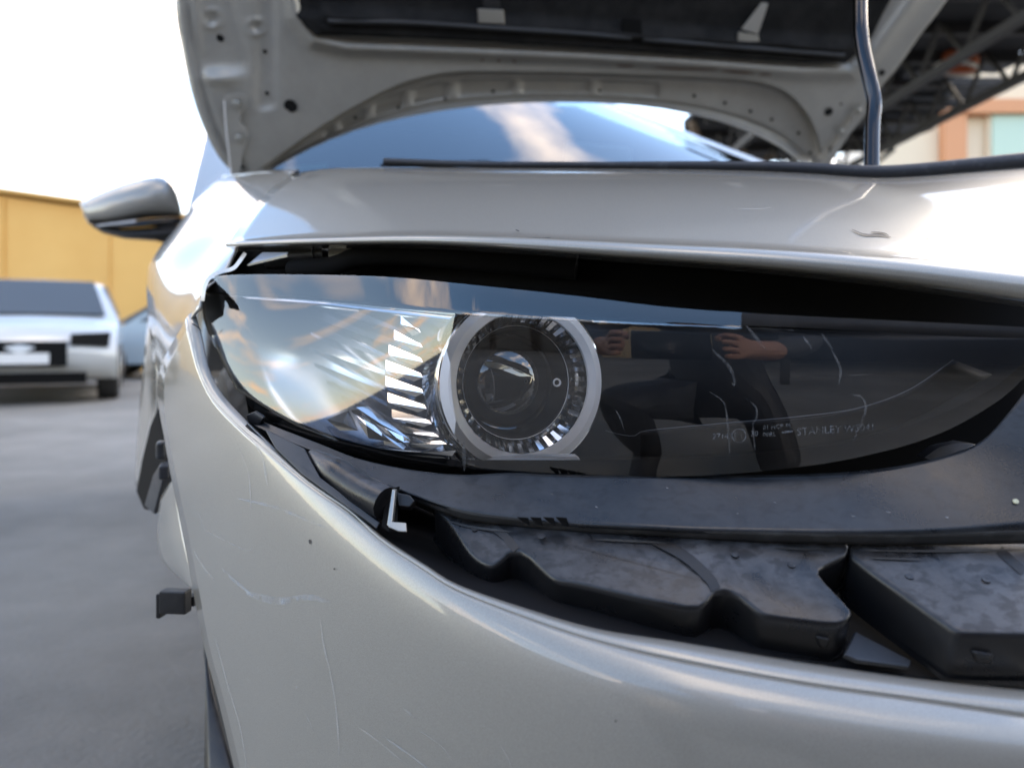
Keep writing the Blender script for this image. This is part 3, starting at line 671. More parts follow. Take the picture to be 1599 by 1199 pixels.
# moulded lettering on the lens
def text(s, x, y, size, slope, name='lens_lettering'):
    cu = bpy.data.curves.new(name, 'FONT'); cu.body = s; cu.size = 1; cu.resolution_u = 2
    to = bpy.data.objects.new(name, cu); COL.objects.link(to)
    bpy.context.view_layer.update()
    me = bpy.data.meshes.new_from_object(to.evaluated_get(bpy.context.evaluated_depsgraph_get()))
    bpy.data.objects.remove(to); bpy.data.curves.remove(cu)
    for v in me.vertices:
        px = x + v.co.x * size; py = y - v.co.y * size + slope * (px - x)
        v.co = P(px, py, flens(px, py) - .0007)
    me.materials.clear(); me.materials.append(LETTER)
    return link(name, me, None, lamp)
text('27143', 1112, 686, 13, -.04); text('E4', 1146, 685, 14, -.04); text('30', 1172, 681, 12, -.04)
text('01 HCR PL', 1191, 671, 10, -.07); text('00RL', 1191, 682, 10, -.07); text('STANLEY', 1244, 680, 17, -.07); text('W5041', 1318, 675, 16, -.07)
ribbon('lens_lettering', [(1154 + 10.5 * math.cos(t), 680 + 10.5 * math.sin(t)) for t in np.linspace(0, 6.3, 18)], 1.4, flens, .0007, LETTER, lamp, 40, False)
ribbon('lens_lettering', [(1238, 673), (1220, 675)], 3, flens, .0007, LETTER, lamp, 4, False)
for pts, w in [([(1112, 545), (1140, 575), (1148, 600), (1142, 598)], 5), ([(1108, 612), (1130, 628), (1136, 660), (1140, 715)], 3), ([(1165, 622), (1180, 635), (1182, 650), (1176, 665), (1180, 712)], 3),
               ([(1298, 545), (1312, 575), (1310, 600)], 4), ([(1328, 616), (1346, 620), (1352, 640), (1340, 670), (1332, 690)], 4), ([(1282, 520), (1300, 545)], 4), ([(1254, 525), (1268, 545)], 4), ([(1165, 508), (1195, 545)], 5),
               ([(1325, 586), (1354, 585)], 1.2), ([(961, 640), (968, 652), (974, 670)], 2), ([(724, 690), (725, 735)], 6)]:
    ribbon('drip_stain', pts, w, flens, .0006, STAIN, lamp, 14)

# ================================================================== things in the gap above the lamp
def plate(name, pts, mat, parent=car, th=.002, bv=0): return poly_plate(name, [P(*p) for p in pts], (0, th, 0), mat, parent, bv)
lab = plate('washer_label', [(386, 414, .67), (410, 394, .68), (450, 394, .66), (446, 399, .66)], M('label_film', (.5, .55, .62), .35))
plate('metal_strip', [(386, 413, .664), (448, 397, .650), (449, 401, .650), (387, 415.5, .664)], STEEL)
tube('washer_pipe', [P(420, 404, .70), P(465, 402, .69), P(512, 396, .68)], .010, DARKP, car, 14)
for x in (497, 503, 509): lathe('pipe_ring', [(.0102, -.001), (.0112, 0), (.0102, .001)], P(x, 397, .683), (1, -.25, .1), CHROME if x == 509 else DARKP, car, 30)
plate('grey_duct', [(512, 386, .672), (560, 384, .662), (561, 393, .66), (545, 399, .662), (528, 405, .666), (512, 402, .67)], PAINT_IN, car, .01, .002)
tube('hose', [P(455, 422, .66), P(520, 416, .645), P(560, 402, .635), P(640, 398, .62), P(760, 408, .60), P(900, 420, .585)], .0085, MATTEB, car, 30)
plate('metal_strip', [(478, 410, .65), (505, 403, .645), (506, 405, .645), (480, 413, .65)], STEEL)
plate('plastic_bracket', [(466, 414, .652), (482, 408, .65), (490, 416, .648), (476, 422, .65)], GLOSSB, car, .006, .001)
grid('crash_beam', [[(560, 398, .66), (900, 408, .60), (1200, 425, .575), (1640, 470, .56)], [(560, 436, .655), (900, 462, .59), (1200, 500, .565), (1640, 545, .55)]], None, 30, 6, MATTEB, car, .01)
# loose inner bracket at the far right of the lamp
plate('lamp_bracket', [(1440, 715, .50), (1465, 700, .50), (1500, 690, .505), (1526, 694, .505), (1500, 706, .495), (1460, 722, .49)], FLOORP, car, .01, .001)

# ================================================================== HOOD
fh = TPS([(362, 275, 1.42), (1258, 258, 1.72), (300, 0, 1.29), (1450, 0, 1.57)], 0)
hood = part('hood', car)
Lh = [(430, -850), (345, -600), (300, -350), (280, -150), (274, 0), (285, 80), (300, 148), (318, 200), (340, 243), (366, 273)]
K1 = [(366, 273), (400, 268), (440, 240), (480, 212), (520, 186), (560, 163), (600, 142), (640, 126), (700, 113), (780, 111), (900, 113), (1000, 116), (1100, 120), (1180, 127), (1225, 142), (1255, 170), (1274, 205), (1283, 238)]
arc = [(366, 274), (410, 272), (440, 255), (470, 238), (530, 212), (600, 191), (680, 175), (760, 165), (840, 160.5), (920, 161), (1000, 166), (1060, 175), (1120, 189), (1170, 207), (1215, 229), (1245, 250), (1256, 261)]
Rh = [(1680, -390), (1600, -190), (1480, 0), (1440, 55), (1400, 115), (1352, 175), (1310, 235), (1284, 254)]
def dseg(px, py, pts):
    best = 1e9
    for (ax, ay), (bx, by) in zip(pts[:-1], pts[1:]):
        vx, vy = bx - ax, by - ay; t = max(0, min(1, ((px - ax) * vx + (py - ay) * vy) / (vx * vx + vy * vy)))
        best = min(best, math.hypot(px - ax - t * vx, py - ay - t * vy))
    return best
ridge = [(455, -260), (452, -20), (462, 25), (490, 62), (540, 74), (700, 80), (900, 88), (1100, 100), (1250, 112), (1330, 112), (1360, 90), (1440, -20), (1520, -140)]
recess = [(316, -60), (355, -20), (368, 60), (368, 95), (340, 108), (318, 105), (312, 40)]
def inpoly(x, y, p):
    c = False
    for (ax, ay), (bx, by) in zip(p, p[1:] + p[:1]):
        if (ay > y) != (by > y) and x < (bx - ax) * (y - ay) / (by - ay) + ax: c = not c
    return c
lobe = [(380, -60), (388, 20), (398, 75), (404, 110), (404, 155), (402, 180)]
hem = Lh[3:]
def hdisp(x, y):
    d = 0
    if y < -80: return 0
    r = dseg(x, y, ridge); d -= .016 * math.exp(-(r / 11) ** 2)            # rounded rib round the pad
    d += .007 * sm(308, 317, x) * (1 - sm(357 + .25 * max(0, y), 368 + .25 * max(0, y), x)) * (1 - sm(92, 122, y))
    r = dseg(x, y, lobe); d -= .006 * math.exp(-((r - 0) / 6) ** 2) * .0
    if 398 < x < 432 and y < 175: d += .006 * sm(398, 405, x) * (1 - sm(425, 432, x)) * (1 - sm(160, 178, y))
    if x < 400:
        d -= .009 * math.exp(-((x - 346) / 26) ** 2 - ((y - 124) / 10) ** 2)
    for cx_, cy_, rr in [(331, 30, 14), (400, 43, 12)]:
        r = math.hypot(x - cx_, y - cy_); d -= .004 * math.exp(-((r - rr) / 4) ** 2); d += .003 * math.exp(-(r / (rr * .7)) ** 2)
    r = dseg(x, y, hem); d += .010 * math.exp(-((r - 17) / 4) ** 2)        # groove inside the hemmed edge
    d += .010 * math.exp(-(r / 7) ** 2)
    return d
# frame: a sheet with dense rows over the visible part
NX, NY = 170, 150
def hood_row(v):
    """photo row family: v=0 at the front edge of the hood, 1 along the rear curve K1"""
    l = spline(Lh, 200)[int(v * 199)]; r = spline(Rh, 200)[int(v * 199)]
    return l, r
Ls, Rs, Ks = spline(Lh, 400), spline(Rh, 400), spline(K1, NX)
V = []; 
vs_ = np.r_[np.linspace(0, .62, 14, endpoint=False), np.linspace(.62, 1, NY - 14)]
Kx = np.linspace(0, 1, NX)
end_l, end_r = Ls[-1], Rs[-1]
for v in vs_:
    l = Ls[int(round(v * 399))]; r = Rs[int(round(v * 399))]
    for i in range(NX):
        u = Kx[i]; base = l * (1 - u) + r * u
        chord = end_l * (1 - u) + end_r * u
        w = max(0, (v - .55) / .45) ** 1.2
        q = base + (Ks[i] - chord) * w
        V.append(P(q[0], q[1], fh(*q) + hdisp(q[0], q[1])))
Fc = [(j * NX + i, j * NX + i + 1, (j + 1) * NX + i + 1, (j + 1) * NX + i) for j in range(len(vs_) - 1) for i in range(NX - 1)]
mesh('hood_frame', V, Fc, PAINT_IN, hood, smooth=True, face_cam=True, thick=.002)
# outer skin of the hood above the frame
Vs = []; arc_s = spline(arc, 24)
for v in np.linspace(0, 1, 20):
    l = Ls[int(round(v * 399))]; r = Rs[int(round(v * 399))]
    for u in np.linspace(0, 1, 24):
        w = max(0, (v - .55) / .45) ** 1.2; q = l * (1 - u) + r * u + (arc_s[int(round(u * 23))] - (end_l * (1 - u) + end_r * u)) * w + np.array([0, -3 * w])
        Vs.append(P(q[0], q[1], fh(*q)) + Vector((-.1, .75, .65)) * (.034 + .03 * (1 - (2 * u - 1) ** 4) * (1 - (2 * v - 1) ** 4)))
mesh('hood_skin', Vs, [(j * 24 + i, j * 24 + i + 1, (j + 1) * 24 + i + 1, (j + 1) * 24 + i) for j in range(19) for i in range(23)], PAINT, hood, smooth=True, thick=.001)
# wall and recessed rear flange
fl2 = lambda x, y: fh(x, y) + .028
wall = [[(x, y, fh(x, y)) for x, y in K1], [(x + (2 if x < 900 else -3), y + 6, fl2(x, y)) for x, y in K1]]
grid('frame_wall', wall, None, 90, 4, PAINT_IN, hood, 0)
def pocket(x, y):
    t = (x % 1)
    d = 0
    for a, b in [(505, 522), (530, 572), (582, 632), (642, 700), (712, 802), (812, 922), (932, 1030)]:
        d += .006 * sm(a, a + 5, x) * (1 - sm(b - 5, b, x))
    return d
K1b = [(x, y + 5) for x, y in K1]
arcs, k1s = spline(arc, 24), spline(K1b, 24)
mids = [((a[0] * .55 + b[0] * .45), a[1] * .55 + b[1] * .45) for a, b in zip(k1s, arcs)]
K1c = [(x, y + 1) for x, y in K1b]
def fdisp(x, y):
    ya = float(np.interp(x, arcs[:, 0], arcs[:, 1])); yk = float(np.interp(x, k1s[:, 0], k1s[:, 1]))
    t = (y - yk) / max(8, ya - yk)
    return pocket(x, y) * sm(.12, .25, t) * (1 - sm(.55, .75, t)) - .012 * sm(.86, .98, t) + .006 * math.exp(-((t - .8) / .06) ** 2)
grid('rear_flange', [K1c, mids, arc], fl2, 220, 34, PAINT_IN, hood, .002, fdisp)
# insulation pad with its pressed ridges
pad = [(452, -330), (455, 0), (466, 30), (488, 52), (540, 58), (700, 62), (900, 74), (1100, 87), (1250, 97), (1320, 98), (1345, 82), (1400, 0), (1560, -230)]
fp = lambda x, y: fh(x, y) - .020
pr = [[(470, -320), (900, -300), (1540, -230)], [(458, -20), (900, -10), (1400, -15)], [(470, 32), (700, 40), (900, 52), (1100, 66), (1300, 78), (1358, 62)], [(492, 54), (700, 62.5), (900, 74.5), (1100, 87.5), (1250, 98), (1322, 99)]]
def pdisp(x, y):
    yb = 62 + (x - 700) * .063 if x > 500 else 58
    t = yb - y
    d = -.010 * math.exp(-((t - 22) / 3.5) ** 2) * sm(505, 520, x) * (1 - sm(1310, 1330, x)) - .004 * math.exp(-((t - 3) / 3) ** 2)
    return d + .012 * sm(28, 46, t)
grid('insulation_pad', pr, fp, 150, 60, PAD, hood, .004, pdisp)
tube('pad_ridge', [P(x, y, fh(x, y) - .026) for x, y in [(512, 34), (640, 36.5), (760, 44), (900, 53), (985, 60)]], .0042, M('pressed_felt', (.03, .03, .03), .38), hood, 30, 10)
tube('pad_ridge', [P(x, y, fh(x, y) - .026) for x, y in [(1004, 62), (1100, 70), (1200, 78), (1318, 87)]], .0042, bpy.data.materials['pressed_felt'], hood, 30, 10)
def hp(name, pts, mat, off_, th=.003, bv=.0008):
    return poly_plate(name, [P(x, y, fh(x, y) - off_) for x, y in pts], (0, th, .001), mat, hood, bv)
hp('pad_clip', [(746, 14), (786, 16), (788, 38), (747, 36)], STEEL, .024); hp('pad_clip', [(752, -6), (778, -6), (782, 14), (756, 14)], DARKP, .016)
hp('pad_clip', [(1153, 50), (1184, 55), (1186, 67), (1152, 65)], STEEL, .022); hp('pad_clip', [(1190, 4), (1200, 6), (1184, 54), (1158, 46)], PAINT_IN, .024)
hp('pad_recess', [(716, 24), (742, 0), (746, 30)], SATIN, .003); hp('pad_recess', [(800, 2), (826, 30), (796, 28)], SATIN, .003)
hp('pad_recess', [(1132, 56), (1152, 40), (1150, 58)], PAINT_IN, .003); hp('pad_recess', [(1192, 42), (1212, 62), (1190, 60)], PAINT_IN, .003)
hp('latch_box', [(972, 28), (1002, 30), (1004, 66), (972, 64)], MATTEB, .022, .02, .002)
def hole_disc(x, y, r, off_=.0015, fn=None):  # no opening is cut: a black disc paints the shade of one
    fn = fn or fh; c = P(x, y, fn(x, y) + hdisp(x, y) - off_ - .002); a = Vector((0, -.72, -.69))
    s = r / F * c.y
    lathe('hole_disc', [(s * 1.08, 0), (s * 1.04, .0007), (s * .95, .0004), (.0001, .0002)], c, a, HOLE_SHADE, hood, 20)
for x, y, r in [(344, 60, 5.5), (414, 81, 3.2), (417, 146, 3), (454, 166, 10), (1294, 175, 6), (1313, 163, 1.6), (1377, 114, 4.5), (378, 262, 3)]: hole_disc(x, y, r)
for x, y in [(453, 216), (555, 184), (622, 168), (695, 155), (770, 143), (936, 142), (1084, 150), (1132, 161), (1172, 174), (1205, 187), (1247, 208), (1265, 239)]: hole_disc(x, y, 2.4, .002, lambda a, b: fl2(a, b) + fdisp(a, b) - 0)
# hinge arms with bolts
hpts = [(353, 148), (372, 146), (384, 149), (385, 168), (376, 178), (374, 190), (384, 200), (388, 212), (384, 228), (378, 240), (374, 274), (362, 274), (356, 210), (349, 166), (348, 156)]
hp('hinge_bracket', hpts, PAINT_IN, .012, .003, .0006)
ribbon('hinge_fold', [(350, 157), (352, 190), (356, 230), (361, 273)], 2.4, fh, .016, SATIN, hood, 12, False)
hpts2 = [(1340, 168), (1352, 163), (1354, 176), (1330, 206), (1310, 235), (1296, 258), (1288, 258), (1300, 232), (1318, 205), (1328, 192), (1332, 178)]
hp('hinge_bracket', hpts2, PAINT_IN, .014, .003, .0006)
def bolt(x, y, r, off_):
    c = P(x, y, fh(x, y) - off_); a = Vector((0, -.85, -.5)); s = r / F * c.y
    lathe('bolt', [(s, 0), (s, .0015), (s * .85, .002), (s * .62, .002), (s * .60, .007), (s * .5, .008), (.0001, .008)], c, a, STEEL, hood, 12)
bolt(371, 162, 9, .013); bolt(375, 215, 8.5, .013); bolt(1340, 172, 6, .015); bolt(1313, 205, 6, .015)
for pts in [[(1023, 106), (1060, 108), (1120, 109)], [(1128, 111), (1160, 114), (1178, 115)], [(1186, 116), (1205, 117)], [(962, 103), (990, 104)], [(750, 95), (756, 94)], [(800, 96), (806, 97)], [(776, 96), (782, 95)]]:
    ribbon('rust_mark', pts, 2.4, lambda x, y: fh(x, y) + hdisp(x, y), .0015, RUST, hood, 14)
# right-hand hinge arm leg down to the body
poly_plate('hinge_leg', [P(1268, 240, 1.74), P(1292, 226, 1.74), P(1300, 262, 1.80), P(1270, 262, 1.80)], (0, .004, 0), PAINT, hood)
poly_plate('hinge_leg', [P(362, 268, 1.44), P(374, 268, 1.44), P(378, 300, 1.50), P(364, 300, 1.50)], (0, .004, 0), PAINT_IN, hood)

# prop rod
tube('prop_rod', [P(1346, -160, .98), P(1344, -40, .90), P(1343, 30, .87), P(1347, 75, .86), P(1358, 125, .85), P(1365, 160, .845), P(1362, 200, .84), P(1361, 285, .82)], .0078, ROD, car, 60, 16)

# ================================================================== windscreen, pillars, roof, door
rb, rt = P(1192, 258, 1.98), P(905, 148, 2.62)               # car's left pillar, lower and upper end
lb_, lt_ = P(352, 292, 1.60), P(372, 140, 2.36)              # car's right pillar
def wpt(s, t):
    a, b = lb_.lerp(lt_, t), rb.lerp(rt, t)
    return a.lerp(b, s) + (D * -.16 + UPV * .03) * (1 - (2 * s - 1) ** 2)
ws = [wpt(.02 + .96 * i / 23, -.25 + 1.25 * j / 15) for j in range(16) for i in range(24)]
mesh('windscreen', ws, [(j * 24 + i, j * 24 + i + 1, (j + 1) * 24 + i + 1, (j + 1) * 24 + i) for j in range(15) for i in range(23)], GLASS, car, smooth=True, face_cam=True)
def pillar(a, b, s):
    e = (b - a); a = a - e * .35
    c = [a, b]; pr = [(-.012, 0), (.03, -.018), (.062, .0), (.062, .05), (-.012, .03)]
    V = [p + N * (s * x) + Vector((0, 1, .1)) * y for p in c for x, y in pr]
    return mesh('pillar', V, [(i, (i + 1) % 5, 5 + (i + 1) % 5, 5 + i) for i in range(5)] + [(0, 1, 2, 3, 4), (5, 6, 7, 8, 9)], PAINT, car, bevel=.004)
pillar(rb, rt, 1); pillar(lb_, lt_, -1)
roof = [wpt(i / 11, 1.0) .lerp(wpt(i / 11, 1.0) + D * 1.5 + UPV * .05, j / 7) + UPV * (.05 * math.sin(j / 7 * 2.2) + .006) for j in range(8) for i in range(12)]
mesh('roof', roof, [(j * 12 + i, j * 12 + i + 1, (j + 1) * 12 + i + 1, (j + 1) * 12 + i) for j in range(7) for i in range(11)], PAINT, car, smooth=True, thick=.01)
lin = [p + UPV * -.03 + D * .03 for p in (wpt(0, 1), wpt(1, 1))]
lw = [lb_ + N * .01 + D * .03, rb - N * .01 + D * .03 - UPV * .02]
mesh('cabin_lining', [lin[0], lin[1], lin[1] + D * 1.5, lin[0] + D * 1.5, lin[0] + D * 1.6 - UPV * .9, lin[1] + D * 1.6 - UPV * .9, lw[0], lw[1]], [(0, 1, 2, 3), (3, 2, 5, 4), (0, 3, 4, 6), (1, 2, 5, 7), (4, 5, 7, 6)], M('grey_lining', (.10, .10, .10), .9), car, thick=.01)
# interior seen through the glass: dashboard, mirror, sun-strip
grid('dashboard', [[(380, 300, 1.9), (800, 300, 2.0), (1200, 300, 2.2)], [(420, 268, 2.35), (800, 262, 2.45), (1150, 262, 2.6)]], None, 10, 4, MATTEB, car, .02)
MIR = M('pale_plastic', (.75, .80, .76), .4)
mm = P(934, 241, 2.08)
box('rear_view_mirror', mm, (.20, .03, .055), MIR, car, R(20), .02)
box('seat_back', P(720, 330, 3.0), (1.25, .15, .75), M('dark_fabric', (.03, .03, .032), .9), car, R(25), .05)
plate('sun_strip', [(438, 262, 1.72), (510, 255, 1.74), (512, 262, 1.73), (440, 268, 1.70)], M('teal_tint', (.10, .45, .40), .3), car, .001)
tube('wiper', [P(595, 262, 1.50), P(760, 256, 1.55), P(900, 258, 1.6)], .007, MATTEB, car, 10)
grid('cowl', [[(400, 300, 1.40), (800, 300, 1.45), (1250, 300, 1.6)], [(400, 276, 1.66), (800, 268, 1.60), (1200, 262, 1.86)]], None, 12, 4, DARKP, car, .004)
# door below the mirror
door = []
for z, o_ in ((.25, -.02), (.55, .03), (.80, .02), (.92, -.02)):
    for k in range(6): door.append(Vector((-.85, 1.93, 0)) + N * (-o_ + .07) + D * (-.10 + 1.1 * k / 5) + UPV * z)
mesh('door', door, [(j * 6 + i, j * 6 + i + 1, (j + 1) * 6 + i + 1, (j + 1) * 6 + i) for j in range(3) for i in range(5)], PAINT, car, smooth=True, thick=.02)

# ---- door mirror
mir = part('door_mirror', car)
def loft_mirror(name, prof_top, prof_bot, Yc, dep, mat, back=.05, n=26, k=14):
    xs = np.linspace(prof_top[0][0], prof_top[-1][0], n); V = []; Fc = []
    for x in xs:
        t = float(np.interp(x, *zip(*prof_top))); b = float(np.interp(x, *zip(*prof_bot)))
        u = (x - xs[0]) / (xs[-1] - xs[0]); dd = dep * (.25 + .75 * max(0, math.sin(math.pi * min(1, .12 + .8 * u))) ** .7)
        for j in range(k):
            g_ = math.pi * j / (k - 1)
            y = (t + b) / 2 - (b - t) / 2 * math.copysign(abs(math.cos(g_)) ** .8, math.cos(g_))
            V.append(P(x, y, Yc - dd * max(0, math.sin(g_)) ** .6))
        V.append(P(x, b, Yc + back)); V.append(P(x, t, Yc + back))
    kk = k + 2
    for i in range(n - 1):
        for j in range(kk): Fc.append((i * kk + j, i * kk + (j + 1) % kk, (i + 1) * kk + (j + 1) % kk, (i + 1) * kk + j))
    Fc += [tuple(range(kk)), tuple(range((n - 1) * kk, n * kk))]
    return mesh(name, V, Fc, mat, mir, smooth=True, sharp=R(60))
top_ = [(125, 318), (140, 308), (165, 297), (195, 286), (225, 278), (247, 275), (258, 278), (268, 287), (277, 303), (283, 326)]
band = [(125, 320), (130, 338), (138, 348), (165, 350), (195, 347), (225, 342), (283, 338)]
loft_mirror('mirror_cap', top_, band, 2.0, .10, PAINT)
loft_mirror('mirror_band', [(136, 347), (165, 350.5), (195, 347.5), (225, 342.5), (283, 338.5)], [(136, 349), (150, 355), (195, 357), (225, 355), (283, 350)], 2.0, .094, GLOSSB)
loft_mirror('mirror_base', [(144, 353), (195, 357.5), (225, 355.5), (283, 350.5)], [(144, 354), (160, 364), (195, 373), (225, 375), (250, 377), (283, 372)], 2.0, .085, DARKP)
plate('turn_signal', [(150, 351, 1.913), (212, 343, 1.902), (212, 347, 1.902), (152, 354, 1.913)], M('clear_plastic', (.6, .6, .6), .15), mir, .004)
poly_plate('mirror_arm', [P(222, 358, 1.93), P(262, 348, 1.93), P(285, 352, 1.95), P(275, 378, 1.95), P(245, 377, 1.94)], (0, .06, 0), DARKP, mir, .004)

# ---- front wheel
wheel = part('front_wheel', car)
wc = Vector((-.455, 1.13, .33)) + N * .035
lathe('tyre', [(.20, .0), (.25, -.008), (.30, -.006), (.325, .012), (.33, .035), (.33, .16), (.325, .185), (.30, .2), (.20, .2)], wc, N, TYRE, wheel, 80)
for k in range(64):
    a = 2 * math.pi * k / 64; e = D * math.cos(a) + UPV * math.sin(a); tn = N.cross(e)
    Mx = Matrix((N, tn, e)).transposed()
    for s0 in (.03, .10):
        if k == 0 and s0 == .03:
            tb = box('tread_block', (0, 0, 0), (.055, .024, .006), TYRE, wheel, bevel=.001); o = tb
        else: o = link('tread_block', tb.data, None, wheel)
        m4 = Mx.to_4x4(); m4.translation = wc + e * .332 + N * (s0 + .028)
        o.matrix_parent_inverse = Matrix(); o.matrix_local = m4
lathe('rim', [(.205, .0), (.20, .015), (.17, .03), (.06, .02), (.0001, .018)], wc, N, M('alloy', (.3, .3, .31), .3, 1), wheel, 60)
grid('splash_guard', [[(322, 990, .80), (330, 1060, .78)], [(318, 1240, .70), (385, 1290, .66)]], None, 6, 10, DARKP, car, .004)

# ================================================================== surroundings
# ---- ochre shed at left
OCH = M('ochre_sheet', (.56, .36, .13), .6)
lk(OCH, mixcol(OCH, noise_fac(OCH, .8, .3, .7, 6), (.66, .37, .10), (.72, .43, .13)), B(OCH).inputs['Base Color'])
shed = root('ochre_shed', (-12, 17, 0), 'low ochre yellow shed with a sloping roofline behind the parked cars at left', 'shed')
sh = [(-22, 15.2, 0), (-5.6, 16.6, 0), (-5.6, 16.6, 3.0), (-22, 15.2, 5.2)]
poly_plate('wall', sh, (0.3, 3, 0), OCH, shed)
poly_plate('roof', [(-22.2, 14.9, 5.25), (-5.4, 16.3, 3.05), (-5.4, 20, 3.05), (-22.2, 18.6, 5.25)], (0, 0, .08), OCH, shed)
for k in (2, 5, 9, 12, 16, 19, 22):
    t = k / 23; x = -21.9 + 16.2 * t; yb = 15.2 + 1.4 * t; zt = 5.15 - 2.2 * t
    box('wall_rib', (x, yb - .03, zt / 2), (.05, .04, zt - .06), OCH, shed, R(5))
# ---- parked cars at left
def parked(name, loc, rz, body_col, label, van=False):
    r = root(name, loc, label, 'car', 'cars parked along the yard')
    bp = M(name + '_paint', body_col, .3, .2, 1, .05); gl = M('tinted_window', (.07, .08, .09), .15); tl = TYRE
    Mz = Matrix.Rotation(rz, 3, 'Z')
    def w(v): return Mz @ Vector(v) + Vector(loc)
    # side profile: x along the car (front = -x... local), lofted across the width with tumblehome
    prof = [(-2.02, .26), (-2.16, .42), (-2.17, .60), (-2.08, .76), (-1.6, .88), (-1.15, .95), (-.85, 1.16), (-.45, 1.38), (.2, 1.46), (.9, 1.43), (1.5, 1.22), (1.9, 1.02), (2.12, .92), (2.16, .6), (2.05, .28)]
    V = []; n = len(prof); ys_ = (-.88, -.80, -.55, 0, .55, .80, .88)
    for yy in ys_:
        a_ = abs(yy)
        for x, z in prof:
            hi = sm(.95, 1.4, z)
            y2 = math.copysign(a_ * (1 - .22 * hi), yy) if a_ else 0
            bow = 1 - .06 * (a_ / .88) ** 2 * (1 if x < -1.6 else .5)
            V.append(w((x * bow, y2, z - (.05 * (a_ / .88) ** 4 if z > .5 else 0))))
    m_ = len(ys_)
    Fc = [(j * n + i, j * n + i + 1, (j + 1) * n + i + 1, (j + 1) * n + i) for j in range(m_ - 1) for i in range(n - 1)]
    Fc += [tuple(range(n)), tuple(range((m_ - 1) * n, m_ * n)), tuple(j * n for j in range(m_)), tuple(j * n + n - 1 for j in range(m_))]
    mesh('body', V, Fc, bp, r, smooth=True, sharp=R(55))
    def pl(nm, pts, m, d):
        return poly_plate(nm, [w(p) for p in pts], Mz @ Vector(d), m, r)
    zt = 1.38
    pl('windshield', [(-1.13, -.74, .95), (-1.13, .74, .95), (-.52, .60, 1.36), (-.52, -.60, 1.36)], gl, (-.04, 0, .03))
    for s in (-1, 1):
        pl('side_window', [(-.85, s * .84, .98), (1.45, s * .83, 1.02), (.9, s * .70, 1.36), (-.35, s * .70, 1.34)], gl, (0, s * .03, .01))
        for x in (-1.35, 1.35):
            lathe('wheel', [(.18, -.11), (.30, -.11), (.32, -.08), (.32, .08), (.30, .11), (.18, .11), (.0001, .08)], w((x, s * .78, .32)), Mz @ Vector((0, s, 0)), tl, r, 28)
            lathe('hubcap', [(.19, .112), (.15, .125), (.0001, .12)], w((x, s * .78, .32)), Mz @ Vector((0, s, 0)), M('hub', (.45, .45, .46), .3, 1), r, 24)
        pl('headlamp', [(-2.05, s * .80, .60), (-2.14, s * .45, .62), (-2.09, s * .45, .74), (-1.98, s * .82, .76)], MATTEB, (-.03, 0, .0))
    pl('grille', [(-2.15, -.42, .40), (-2.15, .42, .40), (-2.12, .42, .66), (-2.12, -.42, .66)], MATTEB, (-.03, 0, 0))
    pl('lower_grille', [(-2.13, -.6, .22), (-2.13, .6, .22), (-2.15, .6, .34), (-2.15, -.6, .34)], MATTEB, (-.03, 0, 0))
    pl('number_plate', [(-2.17, -.26, .43), (-2.17, .26, .43), (-2.16, .26, .54), (-2.16, -.26, .54)], M('plate_white', (.7, .7, .68), .5), (-.02, 0, 0))
    return r
parked('parked_car', (-5.95, 9.8, 0), R(116), (.55, .56, .55), 'white car with dark grille facing the camera in front of the ochre shed')
parked('parked_car', (-5.75, 14.2, 0), R(16), (.24, .31, .36), 'grey blue car parked behind the white car at left')
parked('parked_car', (-9.4, 11.5, 0), R(100), (.72, .73, .74), 'pale car beyond the white car, mostly out of the frame at left')

# ---- canopy with dark truss underside, right
STL = M('dark_steel', (.035, .033, .032), .6, .3)
ROOFD = M('roof_underside', (.018, .018, .02), .8)
lk(ROOFD, mixcol(ROOFD, noise_fac(ROOFD, 1.6, .5, .68, 5), (.012, .012, .014), (.05, .052, .056)), B(ROOFD).inputs['Base Color'])
can = root('roof_canopy', (4.2, 9.2, 0), 'dark open sided steel canopy with trussed underside behind the raised bonnet at right', 'canopy')
Z = 3.05
op = [(1.9, 8.6), (2.4, 10.6), (3.9, 10.2), (4.6, 9.4), (4.75, 8.8), (4.5, 8.1), (4.25, 7.5), (3.95, 6.9), (3.66, 6.45), (4.1, 6.35), (4.9, 6.1), (6.5, 5.6), (6.5, 3.8), (2.2, 4.2)]
jag = []
for (a, b), (c, d) in zip(op, op[1:] + op[:1]):
    for k in range(4):
        t = k / 4; j = .10 if 2 <= op.index((a, b)) <= 10 else 0
        jag.append((a + (c - a) * t + random.uniform(-j, j), b + (d - b) * t + random.uniform(-j, j)))
poly_plate('roof_sheet', [(x, y, Z) for x, y in jag], (0, 0, .06), ROOFD, can)
for k in range(9):
    y = 4.6 + k * .6; box('purlin', (3.3, y, Z - .05), (2.5 if y > 6.4 else 3.6, .06, .08), STL, can)
for x in (2.3, 3.1, 3.8): 
    box('truss_chord', (x, 7.2, Z - .42), (.06, 5.4, .06), STL, can)
    for k in range(9):
        a = Vector((x, 4.7 + k * .6, Z - .42)); b = Vector((x, 5.0 + k * .6, Z - .08)); c2 = Vector((x, 5.3 + k * .6, Z - .42))
        tube('truss_web', [a, b], .018, STL, can, 2, 6); tube('truss_web', [b, c2], .018, STL, can, 2, 6)
    for y in (4.6, 9.9): box('post', (x, y, (Z - .4) / 2) if not (y < 5) else (x + 4, y, (Z - .4) / 2), (.10, .10, Z - .4), STL, can)
PNL = M('loose_panel', (.07, .075, .085), .6)
